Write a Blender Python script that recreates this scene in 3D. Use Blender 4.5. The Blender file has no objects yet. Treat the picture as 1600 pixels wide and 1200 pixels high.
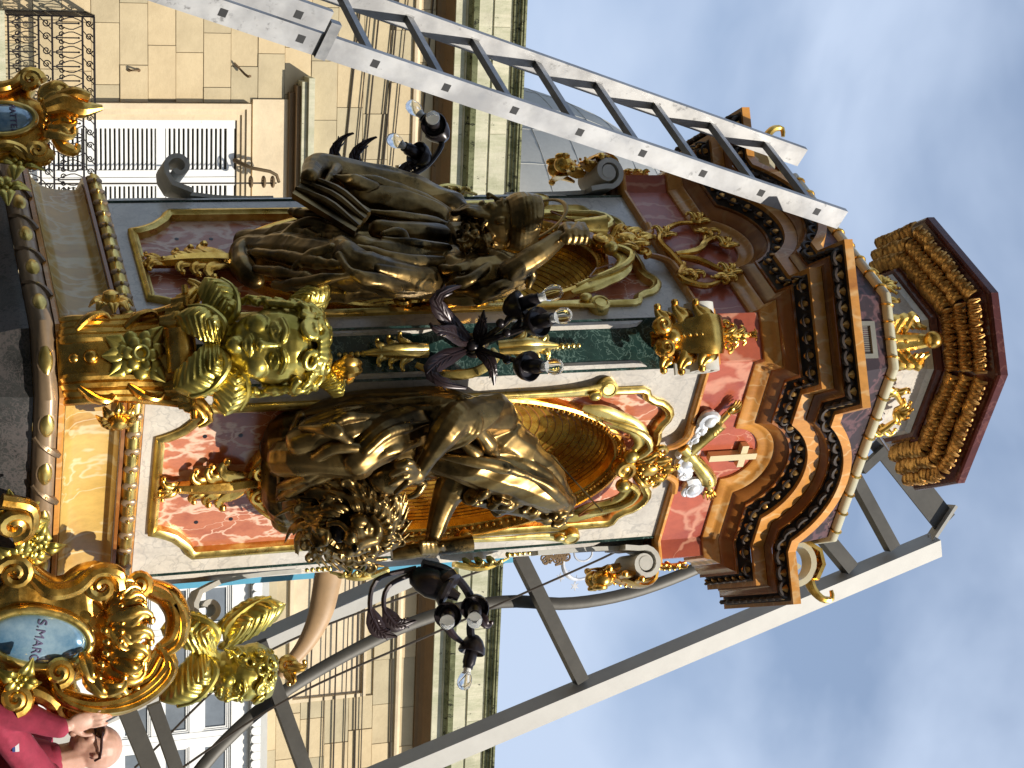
import bpy, bmesh, math, random
import numpy as np
from mathutils import Matrix, Vector, noise as mnoise
random.seed(7); RNG = np.random.default_rng(11)
scene = bpy.context.scene
# ---------------------------------------------------------------- camera
FPX, PITCH, ROLL = 3019.0, .3475, .0462
CAM = np.array([.05, -8.6, 1.6])
_F = np.array([0, math.cos(PITCH), math.sin(PITCH)]); _R0 = np.array([1., 0, 0])
_U0 = np.array([0, -math.sin(PITCH), math.cos(PITCH)])
VR = math.cos(ROLL)*_R0 - math.sin(ROLL)*_U0          # right of the upright view
VU = math.sin(ROLL)*_R0 + math.cos(ROLL)*_U0          # up of the upright view
cd = bpy.data.cameras.new('camera'); cam = bpy.data.objects.new('camera', cd)
scene.collection.objects.link(cam)
cd.sensor_fit = 'HORIZONTAL'; cd.sensor_width = 36; cd.lens = 36*FPX/1600
cd.clip_start = .1; cd.clip_end = 2000
# the photograph was taken with the camera turned on its side
cam.matrix_world = Matrix(((VU[0], -VR[0], -_F[0], CAM[0]), (VU[1], -VR[1], -_F[1], CAM[1]),
                           (VU[2], -VR[2], -_F[2], CAM[2]), (0, 0, 0, 1)))
scene.camera = cam
# ---------------------------------------------------------------- sky, sun, exposure
SUN_AZ, SUN_EL = 43, 37        # from -Y towards +X
sd = np.array([math.sin(math.radians(SUN_AZ))*math.cos(math.radians(SUN_EL)),
               -math.cos(math.radians(SUN_AZ))*math.cos(math.radians(SUN_EL)), math.sin(math.radians(SUN_EL))])
world = bpy.data.worlds.new('World'); scene.world = world; world.use_nodes = True
wn = world.node_tree.nodes; wl = world.node_tree.links; wn.clear()
out = wn.new('ShaderNodeOutputWorld'); bg = wn.new('ShaderNodeBackground'); bg.inputs[1].default_value = .138
sky = wn.new('ShaderNodeTexSky'); sky.sky_type = 'NISHITA'; sky.sun_disc = False
sky.sun_elevation = math.radians(SUN_EL); sky.sun_rotation = math.atan2(sd[0], sd[1]); sky.air_density = 1.0; sky.dust_density = .4; sky.ozone_density = 1.6
tc = wn.new('ShaderNodeTexCoord'); mp = wn.new('ShaderNodeMapping'); mp.inputs['Scale'].default_value = (1, 1, 1.6)
n1 = wn.new('ShaderNodeTexNoise'); n1.inputs['Scale'].default_value = 4.6; n1.inputs['Detail'].default_value = 5; n1.inputs['Roughness'].default_value = .48; n1.inputs['Distortion'].default_value = .25
rp = wn.new('ShaderNodeValToRGB'); rp.color_ramp.elements[0].position = .40; rp.color_ramp.elements[0].color = (.30, .30, .30, 1)
rp.color_ramp.elements[1].position = .62; rp.color_ramp.elements[1].color = (.92, .92, .92, 1)
mx = wn.new('ShaderNodeMixRGB'); mx.inputs[2].default_value = (4.2, 5.0, 6.4, 1)
wl.new(tc.outputs['Generated'], mp.inputs[0]); wl.new(mp.outputs[0], n1.inputs[0]); wl.new(n1.outputs[0], rp.inputs[0])
wl.new(rp.outputs[0], mx.inputs[0]); wl.new(sky.outputs[0], mx.inputs[1]); wl.new(mx.outputs[0], bg.inputs[0]); wl.new(bg.outputs[0], out.inputs[0])
sl = bpy.data.lights.new('sun', 'SUN'); sl.energy = 5.0; sl.angle = math.radians(.53); sl.color = (1, .93, .82)
so = bpy.data.objects.new('sun', sl); scene.collection.objects.link(so)
so.rotation_euler = Vector(-sd).to_track_quat('-Z', 'Y').to_euler(); so.location = (6, -6, 12)
vs = scene.view_settings; vs.view_transform = 'Standard'; vs.look = 'None'; vs.exposure = 0.1; vs.gamma = 1.0; vs.use_curve_mapping = False
# ---------------------------------------------------------------- geometry helpers
def ray(u, h): return _F + VR*((u-600)/FPX) + VU*((h-800)/FPX)
AZ = {'R': 38, 'L': -52, 'C': -7, 'E': 83, 'W': -97, 'B': 14.8, 'BL': -142, 'BR': 128}
AP = {'R': .66, 'L': .66, 'C': .85, 'E': .85, 'W': .85, 'B': 0, 'BL': .66, 'BR': .66}
FR = {}
for _k, _a in AZ.items():
    _a = math.radians(_a); FR[_k] = (np.array([math.sin(_a), -math.cos(_a), 0.]), np.array([math.cos(_a), math.sin(_a), 0.]))
AP['B'] = float(FR['B'][0] @ np.array([0, 16., 0]))
Z3 = np.array([0, 0, 1.])
def fp(k, s, z, d=0.):
    n, t = FR[k]; return n*(AP[k]+d) + t*s + Z3*z
def P(k, u, h, d=0.):                       # a point on (or d in front of) a wall, from where it shows
    n, t = FR[k]; v = ray(u, h); return CAM + v*((AP[k]+d - CAM@n)/(v@n))
def SZ(k, u, h, d=0.):
    q = P(k, u, h, d); return float(q@FR[k][1]), float(q[2])
def aty(u, h, y):
    v = ray(u, h); return CAM + v*((y-CAM[1])/v[1])
def nrm(v):
    v = np.asarray(v, float); return v/(np.linalg.norm(v)+1e-12)
class MB:
    def __init__(s): s.v = []; s.f = []; s.n = 0
    def add(s, V, F):
        V = np.asarray(V, float).reshape(-1, 3); s.v.append(V); s.f += [[i+s.n for i in f] for f in F]; s.n += len(V); return s
    def verts(s): return np.vstack(s.v)
def smooth_path(pts, n):
    pts = np.asarray(pts, float)
    if len(pts) == 2: return pts[0]+(pts[1]-pts[0])*np.linspace(0, 1, n)[:, None]
    d = np.r_[0, np.cumsum(np.linalg.norm(np.diff(pts[:, :3], axis=0), axis=1)+1e-9)]
    q = np.vstack([2*pts[0]-pts[1], pts, 2*pts[-1]-pts[-2]]); o = []
    for x in np.linspace(0, d[-1], n):
        i = min(max(np.searchsorted(d, x)-1, 0), len(pts)-2); t = (x-d[i])/(d[i+1]-d[i])
        a, b, c, e = q[i], q[i+1], q[i+2], q[i+3]
        o.append(.5*((2*b)+(c-a)*t+(2*a-5*b+4*c-e)*t*t+(3*b-a-3*c+e)*t**3))
    return np.array(o)
def tube(m, pts, rad, seg=8, up=None, flat=1., cap=True):
    """tapered tube; flat squeezes it along the up direction"""
    pts = np.asarray(pts, float); n = len(pts); rad = np.interp(np.linspace(0, 1, n), np.linspace(0, 1, np.size(rad)), np.ravel(rad)) if np.size(rad) != n else np.ravel(rad)
    T = np.gradient(pts, axis=0); T /= (np.linalg.norm(T, axis=1)[:, None]+1e-12)
    ref = np.array([0, 0, 1.]) if up is None else nrm(up)
    if up is None and abs(T[0]@ref) > .9: ref = np.array([1., 0, 0])
    V = []; a = np.linspace(0, 2*np.pi, seg, endpoint=False); prev = None
    for i in range(n):
        if up is None and prev is not None: ref = prev
        b = ref - T[i]*(ref@T[i])
        if np.linalg.norm(b) < 1e-6: b = np.cross(T[i], [.3, .5, .8])
        b = nrm(b); c = np.cross(T[i], b); prev = b
        V.append(pts[i]+rad[i]*(np.cos(a)[:, None]*b*flat+np.sin(a)[:, None]*c))
    F = [[i*seg+j, i*seg+(j+1) % seg, (i+1)*seg+(j+1) % seg, (i+1)*seg+j] for i in range(n-1) for j in range(seg)]
    if cap: F += [list(range(seg))[::-1], [(n-1)*seg+j for j in range(seg)]]
    return m.add(np.vstack(V), F)
def stube(m, pts, rad, n=12, **k): return tube(m, smooth_path(pts, n), rad, **k)
def capsule(m, a, b, r0, r1, seg=10):
    a = np.asarray(a, float); b = np.asarray(b, float); d = nrm(b-a); ps = []; rs = []
    for t in (-.999, -.7, -.35): ps.append(a+d*r0*t); rs.append(r0*math.sqrt(1-t*t))
    ps += [a, b]; rs += [r0, r1]
    for t in (.35, .7, .999): ps.append(b+d*r1*t); rs.append(r1*math.sqrt(1-t*t))
    return tube(m, ps, rs, seg)
def chain(m, pts, rad, n=0, seg=10):
    pts = np.asarray(pts, float)
    if n: pts = smooth_path(pts, n)
    rad = np.interp(np.linspace(0, 1, len(pts)), np.linspace(0, 1, np.size(rad)), np.ravel(rad)); d0 = nrm(pts[1]-pts[0]); d1 = nrm(pts[-1]-pts[-2])
    ps = [pts[0]+d0*rad[0]*t for t in (-.999, -.7, -.35)]+list(pts)+[pts[-1]+d1*rad[-1]*t for t in (.35, .7, .999)]
    rs = [rad[0]*math.sqrt(1-t*t) for t in (-.999, -.7, -.35)]+list(rad)+[rad[-1]*math.sqrt(1-t*t) for t in (.35, .7, .999)]
    return tube(m, ps, rs, seg)
def ell(m, c, ax, nu=10, nv=7):
    ax = np.asarray(ax, float)
    if ax.ndim == 0: ax = np.eye(3)*ax
    elif ax.ndim == 1: ax = np.diag(ax)
    c = np.asarray(c, float); V = [c+ax[2]]
    for i in range(1, nv):
        th = np.pi*i/nv
        for j in range(nu):
            ph = 2*np.pi*j/nu; V.append(c+ax[0]*math.sin(th)*math.cos(ph)+ax[1]*math.sin(th)*math.sin(ph)+ax[2]*math.cos(th))
    V.append(c-ax[2]); F = [[0, 1+j, 1+(j+1) % nu] for j in range(nu)]
    for i in range(nv-2):
        for j in range(nu):
            F.append([1+i*nu+j, 1+(i+1)*nu+j, 1+(i+1)*nu+(j+1) % nu, 1+i*nu+(j+1) % nu])
    l = len(V)-1; b = 1+(nv-2)*nu; F += [[l, b+(j+1) % nu, b+j] for j in range(nu)]
    return m.add(V, F)
def box(m, c, hx, hy, hz):
    """box from a centre and three half-axis vectors"""
    c = np.asarray(c, float); hx, hy, hz = (np.asarray(q, float) for q in (hx, hy, hz)); V = []
    for k in (-1, 1):
        for j, i in ((-1, -1), (-1, 1), (1, 1), (1, -1)): V.append(c+i*hx+j*hy+k*hz)
    F = [[3, 2, 1, 0], [4, 5, 6, 7], [0, 1, 5, 4], [1, 2, 6, 5], [2, 3, 7, 6], [3, 0, 4, 7]]
    if np.dot(np.cross(hx, hy), hz) < 0: F = [f[::-1] for f in F]
    return m.add(V, F)
def fbox(m, k, s0, s1, z0, z1, d0, d1):
    n, t = FR[k]; return box(m, fp(k, (s0+s1)/2, (z0+z1)/2, (d0+d1)/2), t*(s1-s0)/2, Z3*(z1-z0)/2, n*(d1-d0)/2)
def beam(m, a, b, w, h, up):
    a = np.asarray(a, float); b = np.asarray(b, float); d = nrm(b-a); x = nrm(np.cross(d, up)); y = np.cross(x, d)
    return box(m, (a+b)/2, x*w/2, y*h/2, (b-a)/2)
def prism(m, O, ex, ey, ez, poly, d0, d1, bev=0.):
    """polygon (2D list) in the plane O,ex,ey, from d0 to d1 along ez; bev rounds the front edge"""
    p = np.asarray(poly, float); n = len(p)
    if (np.roll(p, -1, 0)[:, 1]*p[:, 0]-np.roll(p, -1, 0)[:, 0]*p[:, 1]).sum() < 0: p = p[::-1]
    w3 = lambda q, d: O+q[:, :1]*ex+q[:, 1:]*ey+d*ez
    rings = [(p, d0)]
    if bev:
        e = np.roll(p, -1, 0)-p; e /= np.linalg.norm(e, axis=1)[:, None]+1e-12; nn = np.c_[-e[:, 1], e[:, 0]]; q = nn+np.roll(nn, 1, 0)
        q /= np.maximum((q*nn).sum(1), .35)[:, None]
        rings += [(p, d1-bev), (p+q*bev*.35, d1-bev*.35), (p+q*bev, d1)]
    else: rings.append((p, d1))
    V = np.vstack([w3(a, d) for a, d in rings]); F = []
    for r in range(len(rings)-1): F += [[r*n+j, r*n+(j+1) % n, (r+1)*n+(j+1) % n, (r+1)*n+j] for j in range(n)]
    F += [list(range(n))[::-1], [(len(rings)-1)*n+j for j in range(n)]]
    if np.dot(np.cross(ex, ey), ez) < 0: F = [f[::-1] for f in F]
    return m.add(V, F)
def lathe(m, O, ax, prof, seg=16, closed=True):
    """prof: (radius, distance along ax)"""
    ax = nrm(ax); x = nrm(np.cross(ax, [.31, .77, .55])); y = np.cross(ax, x); a = np.linspace(0, 2*np.pi, seg, endpoint=False)
    V = np.vstack([O+ax*z+max(r, 1e-5)*(np.cos(a)[:, None]*x+np.sin(a)[:, None]*y) for r, z in prof]); n = len(prof)
    F = [[i*seg+j, i*seg+(j+1) % seg, (i+1)*seg+(j+1) % seg, (i+1)*seg+j] for i in range(n-1) for j in range(seg)]
    if closed: F += [list(range(seg))[::-1], [(n-1)*seg+j for j in range(seg)]]
    return m.add(V, F)
def grid(m, G, closed_u=False):
    G = np.asarray(G, float); a, b = G.shape[:2]
    F = [[i*b+j, i*b+(j+1) % b, ((i+1) % a)*b+(j+1) % b, ((i+1) % a)*b+j] for i in range(a if closed_u else a-1) for j in range(b-1)]
    return m.add(G.reshape(-1, 3), F)
COLL = scene.collection
PIECES = {}
def mesh_of(m, smooth):
    V = m.verts(); c = (V.min(0)+V.max(0))/2
    me = bpy.data.meshes.new('m'); me.from_pydata((V-c).tolist(), [], m.f); me.update()
    if smooth:
        me.polygons.foreach_set('use_smooth', [True]*len(me.polygons))
        if smooth != 2:
            try: me.set_sharp_from_angle(angle=math.radians(38))
            except Exception: pass
    return me, c
def obj(name, m, mat, parent=None, smooth=True, recalc=True):
    me, c = mesh_of(m, smooth); me.name = name
    if recalc:
        b = bmesh.new(); b.from_mesh(me); bmesh.ops.recalc_face_normals(b, faces=b.faces); b.to_mesh(me); b.free()
    o = bpy.data.objects.new(name, me); COLL.objects.link(o); me.materials.append(mat)
    put(o, c, parent); return o
def wpos(o):
    p = np.array(o.location); return p if o.parent is None else p + wpos(o.parent)
def put(o, c, parent):
    if parent is not None: o.parent = parent; c = np.asarray(c)-wpos(parent)
    o.location = tuple(float(x) for x in c)
def copy_at(o, c, parent, rot=None):
    q = o.copy(); COLL.objects.link(q); q.parent = parent
    q.location = tuple(np.asarray(c)-(wpos(parent) if parent is not None else 0))
    if rot is not None: q.rotation_euler = rot
    return q
def tag(o, label=None, cat=None, group=None, kind=None):
    if label: o['label'] = label
    if cat: o['category'] = cat
    if group: o['group'] = group
    if kind: o['kind'] = kind
    return o
def thing(name, loc, label, cat, group=None):
    o = bpy.data.objects.new(name, None); COLL.objects.link(o); o.location = tuple(float(x) for x in loc); o.empty_display_size = .1
    return tag(o, label, cat, group)
def remeshed(name, m, mat, voxel, parent=None, smooth=6, fac=.5, bump=None):
    """fuse a soup of closed shapes into one continuous sculpted surface"""
    me, c = mesh_of(m, True); o = bpy.data.objects.new(name, me); COLL.objects.link(o)
    b = bmesh.new(); b.from_mesh(me); bmesh.ops.recalc_face_normals(b, faces=b.faces); b.to_mesh(me); b.free()
    r = o.modifiers.new('r', 'REMESH'); r.mode = 'VOXEL'; r.voxel_size = voxel; r.use_smooth_shade = True
    if smooth:
        q = o.modifiers.new('s', 'SMOOTH'); q.factor = fac; q.iterations = smooth
    dg = bpy.context.evaluated_depsgraph_get(); ne = bpy.data.meshes.new_from_object(o.evaluated_get(dg)); o.modifiers.clear(); o.data = ne; ne.name = name
    bpy.data.meshes.remove(me); ne.materials.clear(); ne.materials.append(mat)
    n = len(ne.vertices)
    if bump:
        co = np.empty(n*3); ne.vertices.foreach_get('co', co); no = np.empty(n*3); ne.vertices.foreach_get('normal', no); co = co.reshape(-1, 3); no = no.reshape(-1, 3)
        co += no*bump(co+c)[:, None]; ne.vertices.foreach_set('co', co.ravel()); ne.update()
    ne.polygons.foreach_set('use_smooth', [True]*len(ne.polygons))
    put(o, c, parent); return o
# ---------------------------------------------------------------- materials
def mat(name): 
    m = bpy.data.materials.new(name); m.use_nodes = True; nt = m.node_tree; return m, nt, nt.nodes['Principled BSDF']
def N(nt, t, **k):
    n = nt.nodes.new(t)
    for a, v in k.items():
        if a in n.inputs: n.inputs[a].default_value = v
        else: setattr(n, a, v)
    return n
def coords(nt, scale=(1, 1, 1), rot=(0, 0, 0), kind='Object', rnd=True):
    t = N(nt, 'ShaderNodeTexCoord'); mp = N(nt, 'ShaderNodeMapping', Scale=scale, Rotation=rot); nt.links.new(t.outputs[kind], mp.inputs[0])
    if rnd:
        oi = N(nt, 'ShaderNodeObjectInfo'); mu = N(nt, 'ShaderNodeMath', operation='MULTIPLY'); mu.inputs[1].default_value = 37.; nt.links.new(oi.outputs['Random'], mu.inputs[0]); nt.links.new(mu.outputs[0], mp.inputs['Location'])
    return mp
def ramp(nt, fac, stops):
    r = N(nt, 'ShaderNodeValToRGB'); e = r.color_ramp.elements
    while len(e) < len(stops): e.new(.5)
    for q, (p, c) in zip(e, stops): q.position = p; q.color = (*c, 1)
    nt.links.new(fac, r.inputs[0]); return r
def mixc(nt, fac, a, b, blend='MIX'):
    m = N(nt, 'ShaderNodeMixRGB', blend_type=blend)
    for i, x in ((0, fac), (1, a), (2, b)):
        if hasattr(x, 'is_linked') or hasattr(x, 'links'): nt.links.new(x, m.inputs[i])
        else: m.inputs[i].default_value = x if i == 0 else (*x, 1)
    return m.outputs[0]
def noise(nt, mp, scale, detail=4, rough=.55, dist=0.):
    n = N(nt, 'ShaderNodeTexNoise', Scale=scale, Detail=detail, Roughness=rough, Distortion=dist); nt.links.new(mp.outputs[0], n.inputs['Vector']); return n.outputs['Fac']
def bump(nt, b, h, strength=.2, dist=.005):
    n = N(nt, 'ShaderNodeBump', Strength=strength, Distance=dist); nt.links.new(h, n.inputs['Height']); nt.links.new(n.outputs[0], b.inputs['Normal'])
def metal(name, c1, c2, rough, rv=.12, nscale=14, bs=.12, metallic=1., spots=None, bscale=None):
    m, nt, b = mat(name); mp = coords(nt); f = noise(nt, mp, nscale, 5, .6)
    r = ramp(nt, f, [(.36, c1), (.62, c2)]); col = r.outputs[0]
    if spots:
        f3 = noise(nt, mp, spots[1], 6, .7); col = mixc(nt, ramp(nt, f3, [(spots[2], (0, 0, 0)), (spots[2]+.08, (1, 1, 1))]).outputs[0], col, spots[0])
    nt.links.new(col, b.inputs['Base Color']); b.inputs['Metallic'].default_value = metallic
    f2 = noise(nt, mp, nscale*2.3, 4, .6); mr = N(nt, 'ShaderNodeMapRange'); nt.links.new(f2, mr.inputs[0]); mr.inputs[1].default_value = .3; mr.inputs[2].default_value = .7
    mr.inputs[3].default_value = max(.05, rough-rv); mr.inputs[4].default_value = rough+rv; nt.links.new(mr.outputs[0], b.inputs['Roughness'])
    if bs: bump(nt, b, noise(nt, mp, bscale or nscale*3, 4, .6), bs, .004)
    return m
def marble(name, base, vein, scale=6, width=.06, rough=.22, dark=None, streak=(1, 1, 1), rot=(.4, .3, .6), coat=.25, vamt=1., dist=1.6, cells=True, rnd=True):
    """polished painted-marble: blotches cut by irregular veins"""
    m, nt, b = mat(name); mp = coords(nt, streak, rot, rnd=rnd)
    f = noise(nt, mp, scale*.6, 6, .6, .6); col = ramp(nt, f, [(.3, dark or tuple(x*.6 for x in base)), (.5, base), (.72, tuple(min(1, x*1.25) for x in base))]).outputs[0]
    dn = N(nt, 'ShaderNodeTexNoise', Scale=scale*.9, Detail=4.); nt.links.new(mp.outputs[0], dn.inputs['Vector'])
    va = N(nt, 'ShaderNodeMixRGB', blend_type='LINEAR_LIGHT'); va.inputs[0].default_value = dist*.1; nt.links.new(mp.outputs[0], va.inputs[1]); nt.links.new(dn.outputs['Color'], va.inputs[2])
    vo = N(nt, 'ShaderNodeTexVoronoi', feature='DISTANCE_TO_EDGE', Scale=scale); nt.links.new(va.outputs[0], vo.inputs['Vector'])
    thick = noise(nt, mp, scale*.45, 3, .5); mm = N(nt, 'ShaderNodeMath', operation='DIVIDE'); nt.links.new(vo.outputs['Distance'], mm.inputs[0])
    tr = N(nt, 'ShaderNodeMapRange'); nt.links.new(thick, tr.inputs[0]); tr.inputs[1].default_value = .38; tr.inputs[2].default_value = .72; tr.inputs[3].default_value = .25; tr.inputs[4].default_value = 3.2; nt.links.new(tr.outputs[0], mm.inputs[1])
    fac = ramp(nt, mm.outputs[0], [(width*.35, (vamt,)*3), (width*1.5, (0, 0, 0))]).outputs[0]
    col = mixc(nt, fac, col, vein)
    fine = noise(nt, mp, scale*9, 4, .7); col = mixc(nt, .16, col, ramp(nt, fine, [(.35, tuple(x*.5 for x in base)), (.65, tuple(min(1, x*1.4) for x in base))]).outputs[0])
    nt.links.new(col, b.inputs['Base Color']); b.inputs['Roughness'].default_value = rough; b.inputs['Coat Weight'].default_value = coat; b.inputs['Coat Roughness'].default_value = .12
    bump(nt, b, noise(nt, mp, 30, 2), .03, .003); return m
def plain(name, c, rough=.5, metallic=0., var=.12, nscale=9, bs=.08, c2=None, dirt=None, stretch=(1, 1, 1)):
    m, nt, b = mat(name); mp = coords(nt, stretch); f = noise(nt, mp, nscale, 6, .65)
    col = ramp(nt, f, [(.3, tuple(x*(1-var) for x in c)), (.7, c2 or tuple(min(1, x*(1+var)) for x in c))]).outputs[0]
    if dirt: col = mixc(nt, ramp(nt, noise(nt, mp, dirt[1], 8, .75), [(dirt[2], (0, 0, 0)), (dirt[2]+dirt[3], (1, 1, 1))]).outputs[0], col, dirt[0])
    nt.links.new(col, b.inputs['Base Color']); b.inputs['Roughness'].default_value = rough; b.inputs['Metallic'].default_value = metallic
    if bs: bump(nt, b, noise(nt, mp, nscale*5, 4), bs, .004)
    return m
M = {}
M['gold'] = metal('gilding', (.50, .25, .04), (.95, .60, .15), .27, .09, 9, .1)
M['gold2'] = metal('pale_gilding', (.55, .38, .09), (.90, .69, .24), .33, .1, 10, .1, .95)
M['cherub'] = metal('olive_gilding', (.34, .27, .05), (.74, .60, .16), .34, .06, 7, .05, .95)
M['mosaic'] = metal('gold_mosaic', (.62, .28, .03), (.97, .60, .10), .30, .1, 20, .12, .8)
M['bronze'] = metal('bronze', (.06, .04, .016), (.30, .195, .07), .33, .08, 5, .08, .95, ((.02, .017, .01), 4, .57))
M['silver'] = metal('silvering', (.62, .63, .66), (.85, .85, .86), .36, .08, 12, .08, .45)
M['red'] = marble('red_marble', (.49, .165, .08), (.80, .56, .41), 9.5, .055, .25, (.31, .07, .035), (1.1, 1.1, .62), (.25, .55, .2), dist=1.3, coat=.12)
M['frieze'] = marble('frieze_red_marble', (.40, .095, .05), (.62, .29, .19), 5, .03, .26, (.27, .055, .04), (1, 1, .7), (.2, .6, .9), coat=.12)
M['white'] = marble('white_marble', (.56, .52, .455), (.34, .32, .29), 7, .025, .28, (.43, .39, .34), vamt=.6, dist=2.5)
M['green'] = marble('green_marble', (.018, .045, .04), (.22, .34, .30), 14, .02, .2, (.006, .014, .014), vamt=.5)
M['onyx'] = marble('yellow_onyx', (.58, .38, .11), (.78, .70, .46), 5, .025, .24, (.36, .14, .018), (1, 1, .45), (.9, .2, .3), vamt=.6, dist=3, coat=.15)
M['brown'] = marble('brown_marble', (.30, .105, .02), (.40, .20, .06), 4, .03, .27, (.10, .035, .01), (1, 1, .6), vamt=.5, coat=.15)
M['ochre'] = marble('ochre_marble', (.60, .27, .058), (.80, .60, .32), 6, .025, .28, (.36, .13, .025), (1, 1, .5), (.2, 1, .2), vamt=.45, coat=.12)
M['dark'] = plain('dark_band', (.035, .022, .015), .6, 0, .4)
M['purple'] = marble('purple_marble', (.04, .03, .036), (.19, .10, .11), 6, .05, .42, (.012, .011, .016), vamt=.6, dist=3, coat=0)
M['verde'] = marble('dark_green_marble', (.05, .05, .048), (.15, .125, .12), 13, .10, .35, (.004, .005, .005), dist=4, vamt=.55, coat=0)
M['maroon'] = marble('maroon_marble', (.085, .022, .016), (.2, .08, .06), 8, .02, .25, vamt=.5)
M['taupe'] = plain('taupe_torus', (.36, .25, .15), .33, .4, .2)
M['cream'] = plain('cream_gilt', (.74, .62, .36), .35, .35, .08)
M['console'] = plain('console_stone', (.58, .565, .51), .55, 0, .12, 14, .1)
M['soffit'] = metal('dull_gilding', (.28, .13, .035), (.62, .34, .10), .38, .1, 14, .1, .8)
M['aged_zinc'] = plain('aged_zinc', (.20, .20, .17), .6, .2, .15)
M['pale'] = plain('pale_lacquer', (.50, .47, .33), .3, 0, .12)
M['iron'] = plain('black_iron', (.02, .016, .018), .3, .3, .5)
M['plum'] = plain('plum_lacquer', (.03, .018, .02), .32, .2, .4)
M['glass'], _nt, _b = mat('bulb_glass'); _b.inputs['Transmission Weight'].default_value = 1.; _b.inputs['Roughness'].default_value = .02; _b.inputs['IOR'].default_value = 1.25; _b.inputs['Base Color'].default_value = (.97, .97, .95, 1)
M['ceramic'] = plain('ceramic', (.75, .74, .7), .25)
for _k in ('purple', 'verde', 'maroon'): M[_k].node_tree.nodes['Principled BSDF'].inputs['Specular IOR Level'].default_value = .22
# ---------------------------------------------------------------- the setting
def stone(name, c1, c2, dirt=None, green=None):
    m, nt, b = mat(name); oi = N(nt, 'ShaderNodeObjectInfo'); mp = coords(nt)
    col = ramp(nt, oi.outputs['Random'], [(0., c1), (.55, tuple((a+b_)/2 for a, b_ in zip(c1, c2))), (1., c2)]).outputs[0]
    f = noise(nt, mp, 2.2, 8, .7); col = mixc(nt, .45, col, ramp(nt, f, [(.3, tuple(x*.62 for x in c1)), (.62, tuple(min(1, x*1.12) for x in c1))]).outputs[0], 'MIX')
    if green:
        mp2 = coords(nt, (1.2, 1.2, .25), rnd=False); col = mixc(nt, ramp(nt, noise(nt, mp2, 3., 8, .8), [(.44, (0, 0, 0)), (.58, (.8,)*3)]).outputs[0], col, green)
    if dirt:
        col = mixc(nt, ramp(nt, noise(nt, coords(nt, (1, 1, .5), rnd=False), 11, 10, .85), [(dirt[1], (0, 0, 0)), (dirt[1]+.03, (1,)*3)]).outputs[0], col, dirt[0])
        col = mixc(nt, ramp(nt, noise(nt, coords(nt, (1, 1, .35), rnd=False), 1.6, 9, .7), [(.5, (0, 0, 0)), (.75, (.55,)*3)]).outputs[0], col, (.16, .15, .09))
    nt.links.new(col, b.inputs['Base Color']); b.inputs['Roughness'].default_value = .88; b.inputs['Specular IOR Level'].default_value = .15
    bump(nt, b, noise(nt, mp, 12, 8, .7), .35, .02); return m
M['stone'] = stone('limestone', (.47, .40, .26), (.72, .54, .31))
M['stone2'] = stone('limestone_trim', (.66, .54, .36), (.74, .60, .41))
M['stained'] = stone('stained_limestone', (.56, .53, .39), (.68, .62, .45), ((.03, .03, .022), .60), (.40, .40, .26))
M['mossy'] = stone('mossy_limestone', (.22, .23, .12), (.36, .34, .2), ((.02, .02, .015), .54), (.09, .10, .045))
M['brown_and_shade'] = stone('brown_and_shade_limestone', (.17, .11, .06), (.27, .18, .10), ((.04, .03, .02), .6))  # brown of the rusty fittings, and painted shade under cornice and hood
M['paint'] = plain('white_paint', (.78, .77, .73), .45, 0, .06, 5, .05, None, ((.45, .43, .38), 9, .64, .06))
M['pane'] = plain('window_glass', (.16, .18, .20), .06, 0, .2, 3, 0)
M['void'] = plain('dark_interior', (.03, .03, .03), .9)
M['slate'] = plain('grey_dome_paint', (.40, .40, .375), .95, 0, .06, 6, .05)
M['cable'] = plain('black_cable', (.045, .033, .022), .6)
M['paving'] = plain('asphalt', (.085, .08, .072), .9, 0, .2, 1.5, .2)
g = MB(); g.add([(-900, -900, 0), (900, -900, 0), (900, 900, 0), (-900, 900, 0)], [[0, 1, 2, 3]])
tag(obj('ground', g, M['paving'], None, False), 'grey asphalt of the street below the pedestal', kind='structure')

nB, tB = FR['B']
bld = thing('limestone_building', fp('B', 4, 0), 'pale limestone street front with stained cornice, white shutters and iron balcony behind the pedestal', 'building')
zc = lambda h, u=200, d=0.: SZ('B', u, h, d)[1]
ss = lambda u, h, d=0.: SZ('B', u, h, d)[0]
S0, S1 = -13., 21.
m = MB(); fbox(m, 'B', S0, S1, 0, zc(700), -9., -.03); obj('wall', m, M['stone'], bld, False)
# openings (s0, s1, z0, z1)
door = (ss(187, 260), ss(187, 260)+1.42, 3.55, zc(369, 190))
vent = (ss(258, 637), ss(288, 637), zc(624, 270), zc(652, 270))
holes = [(door[0]-.21, door[1]+.21, 0, door[3]+.15), (vent[0], vent[1], vent[2], vent[3])]
pan = (ss(900, 500), ss(1094, 500), zc(452, 1000), zc(573, 1000))
holes.append(pan)
course = zc(231, 110)-zc(187, 110)
blk = {}
def add_block(s0, s1, z0, z1):
    key = (round(s1-s0, 2), round(z1-z0, 2)); d = random.uniform(-.004, .012)
    c = fp('B', (s0+s1)/2, (z0+z1)/2, d-.015)
    if key not in blk:
        mm = MB(); w, h = key[0]/2-.0025, key[1]/2-.0025
        prism(mm, c, tB, Z3, nB, [(-w, -h), (w, -h), (w, h), (-w, h)], -.02, .015, .004)
        blk[key] = obj('stone_block', mm, M['stone'], bld, False); return
    copy_at(blk[key], c, bld)
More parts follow.
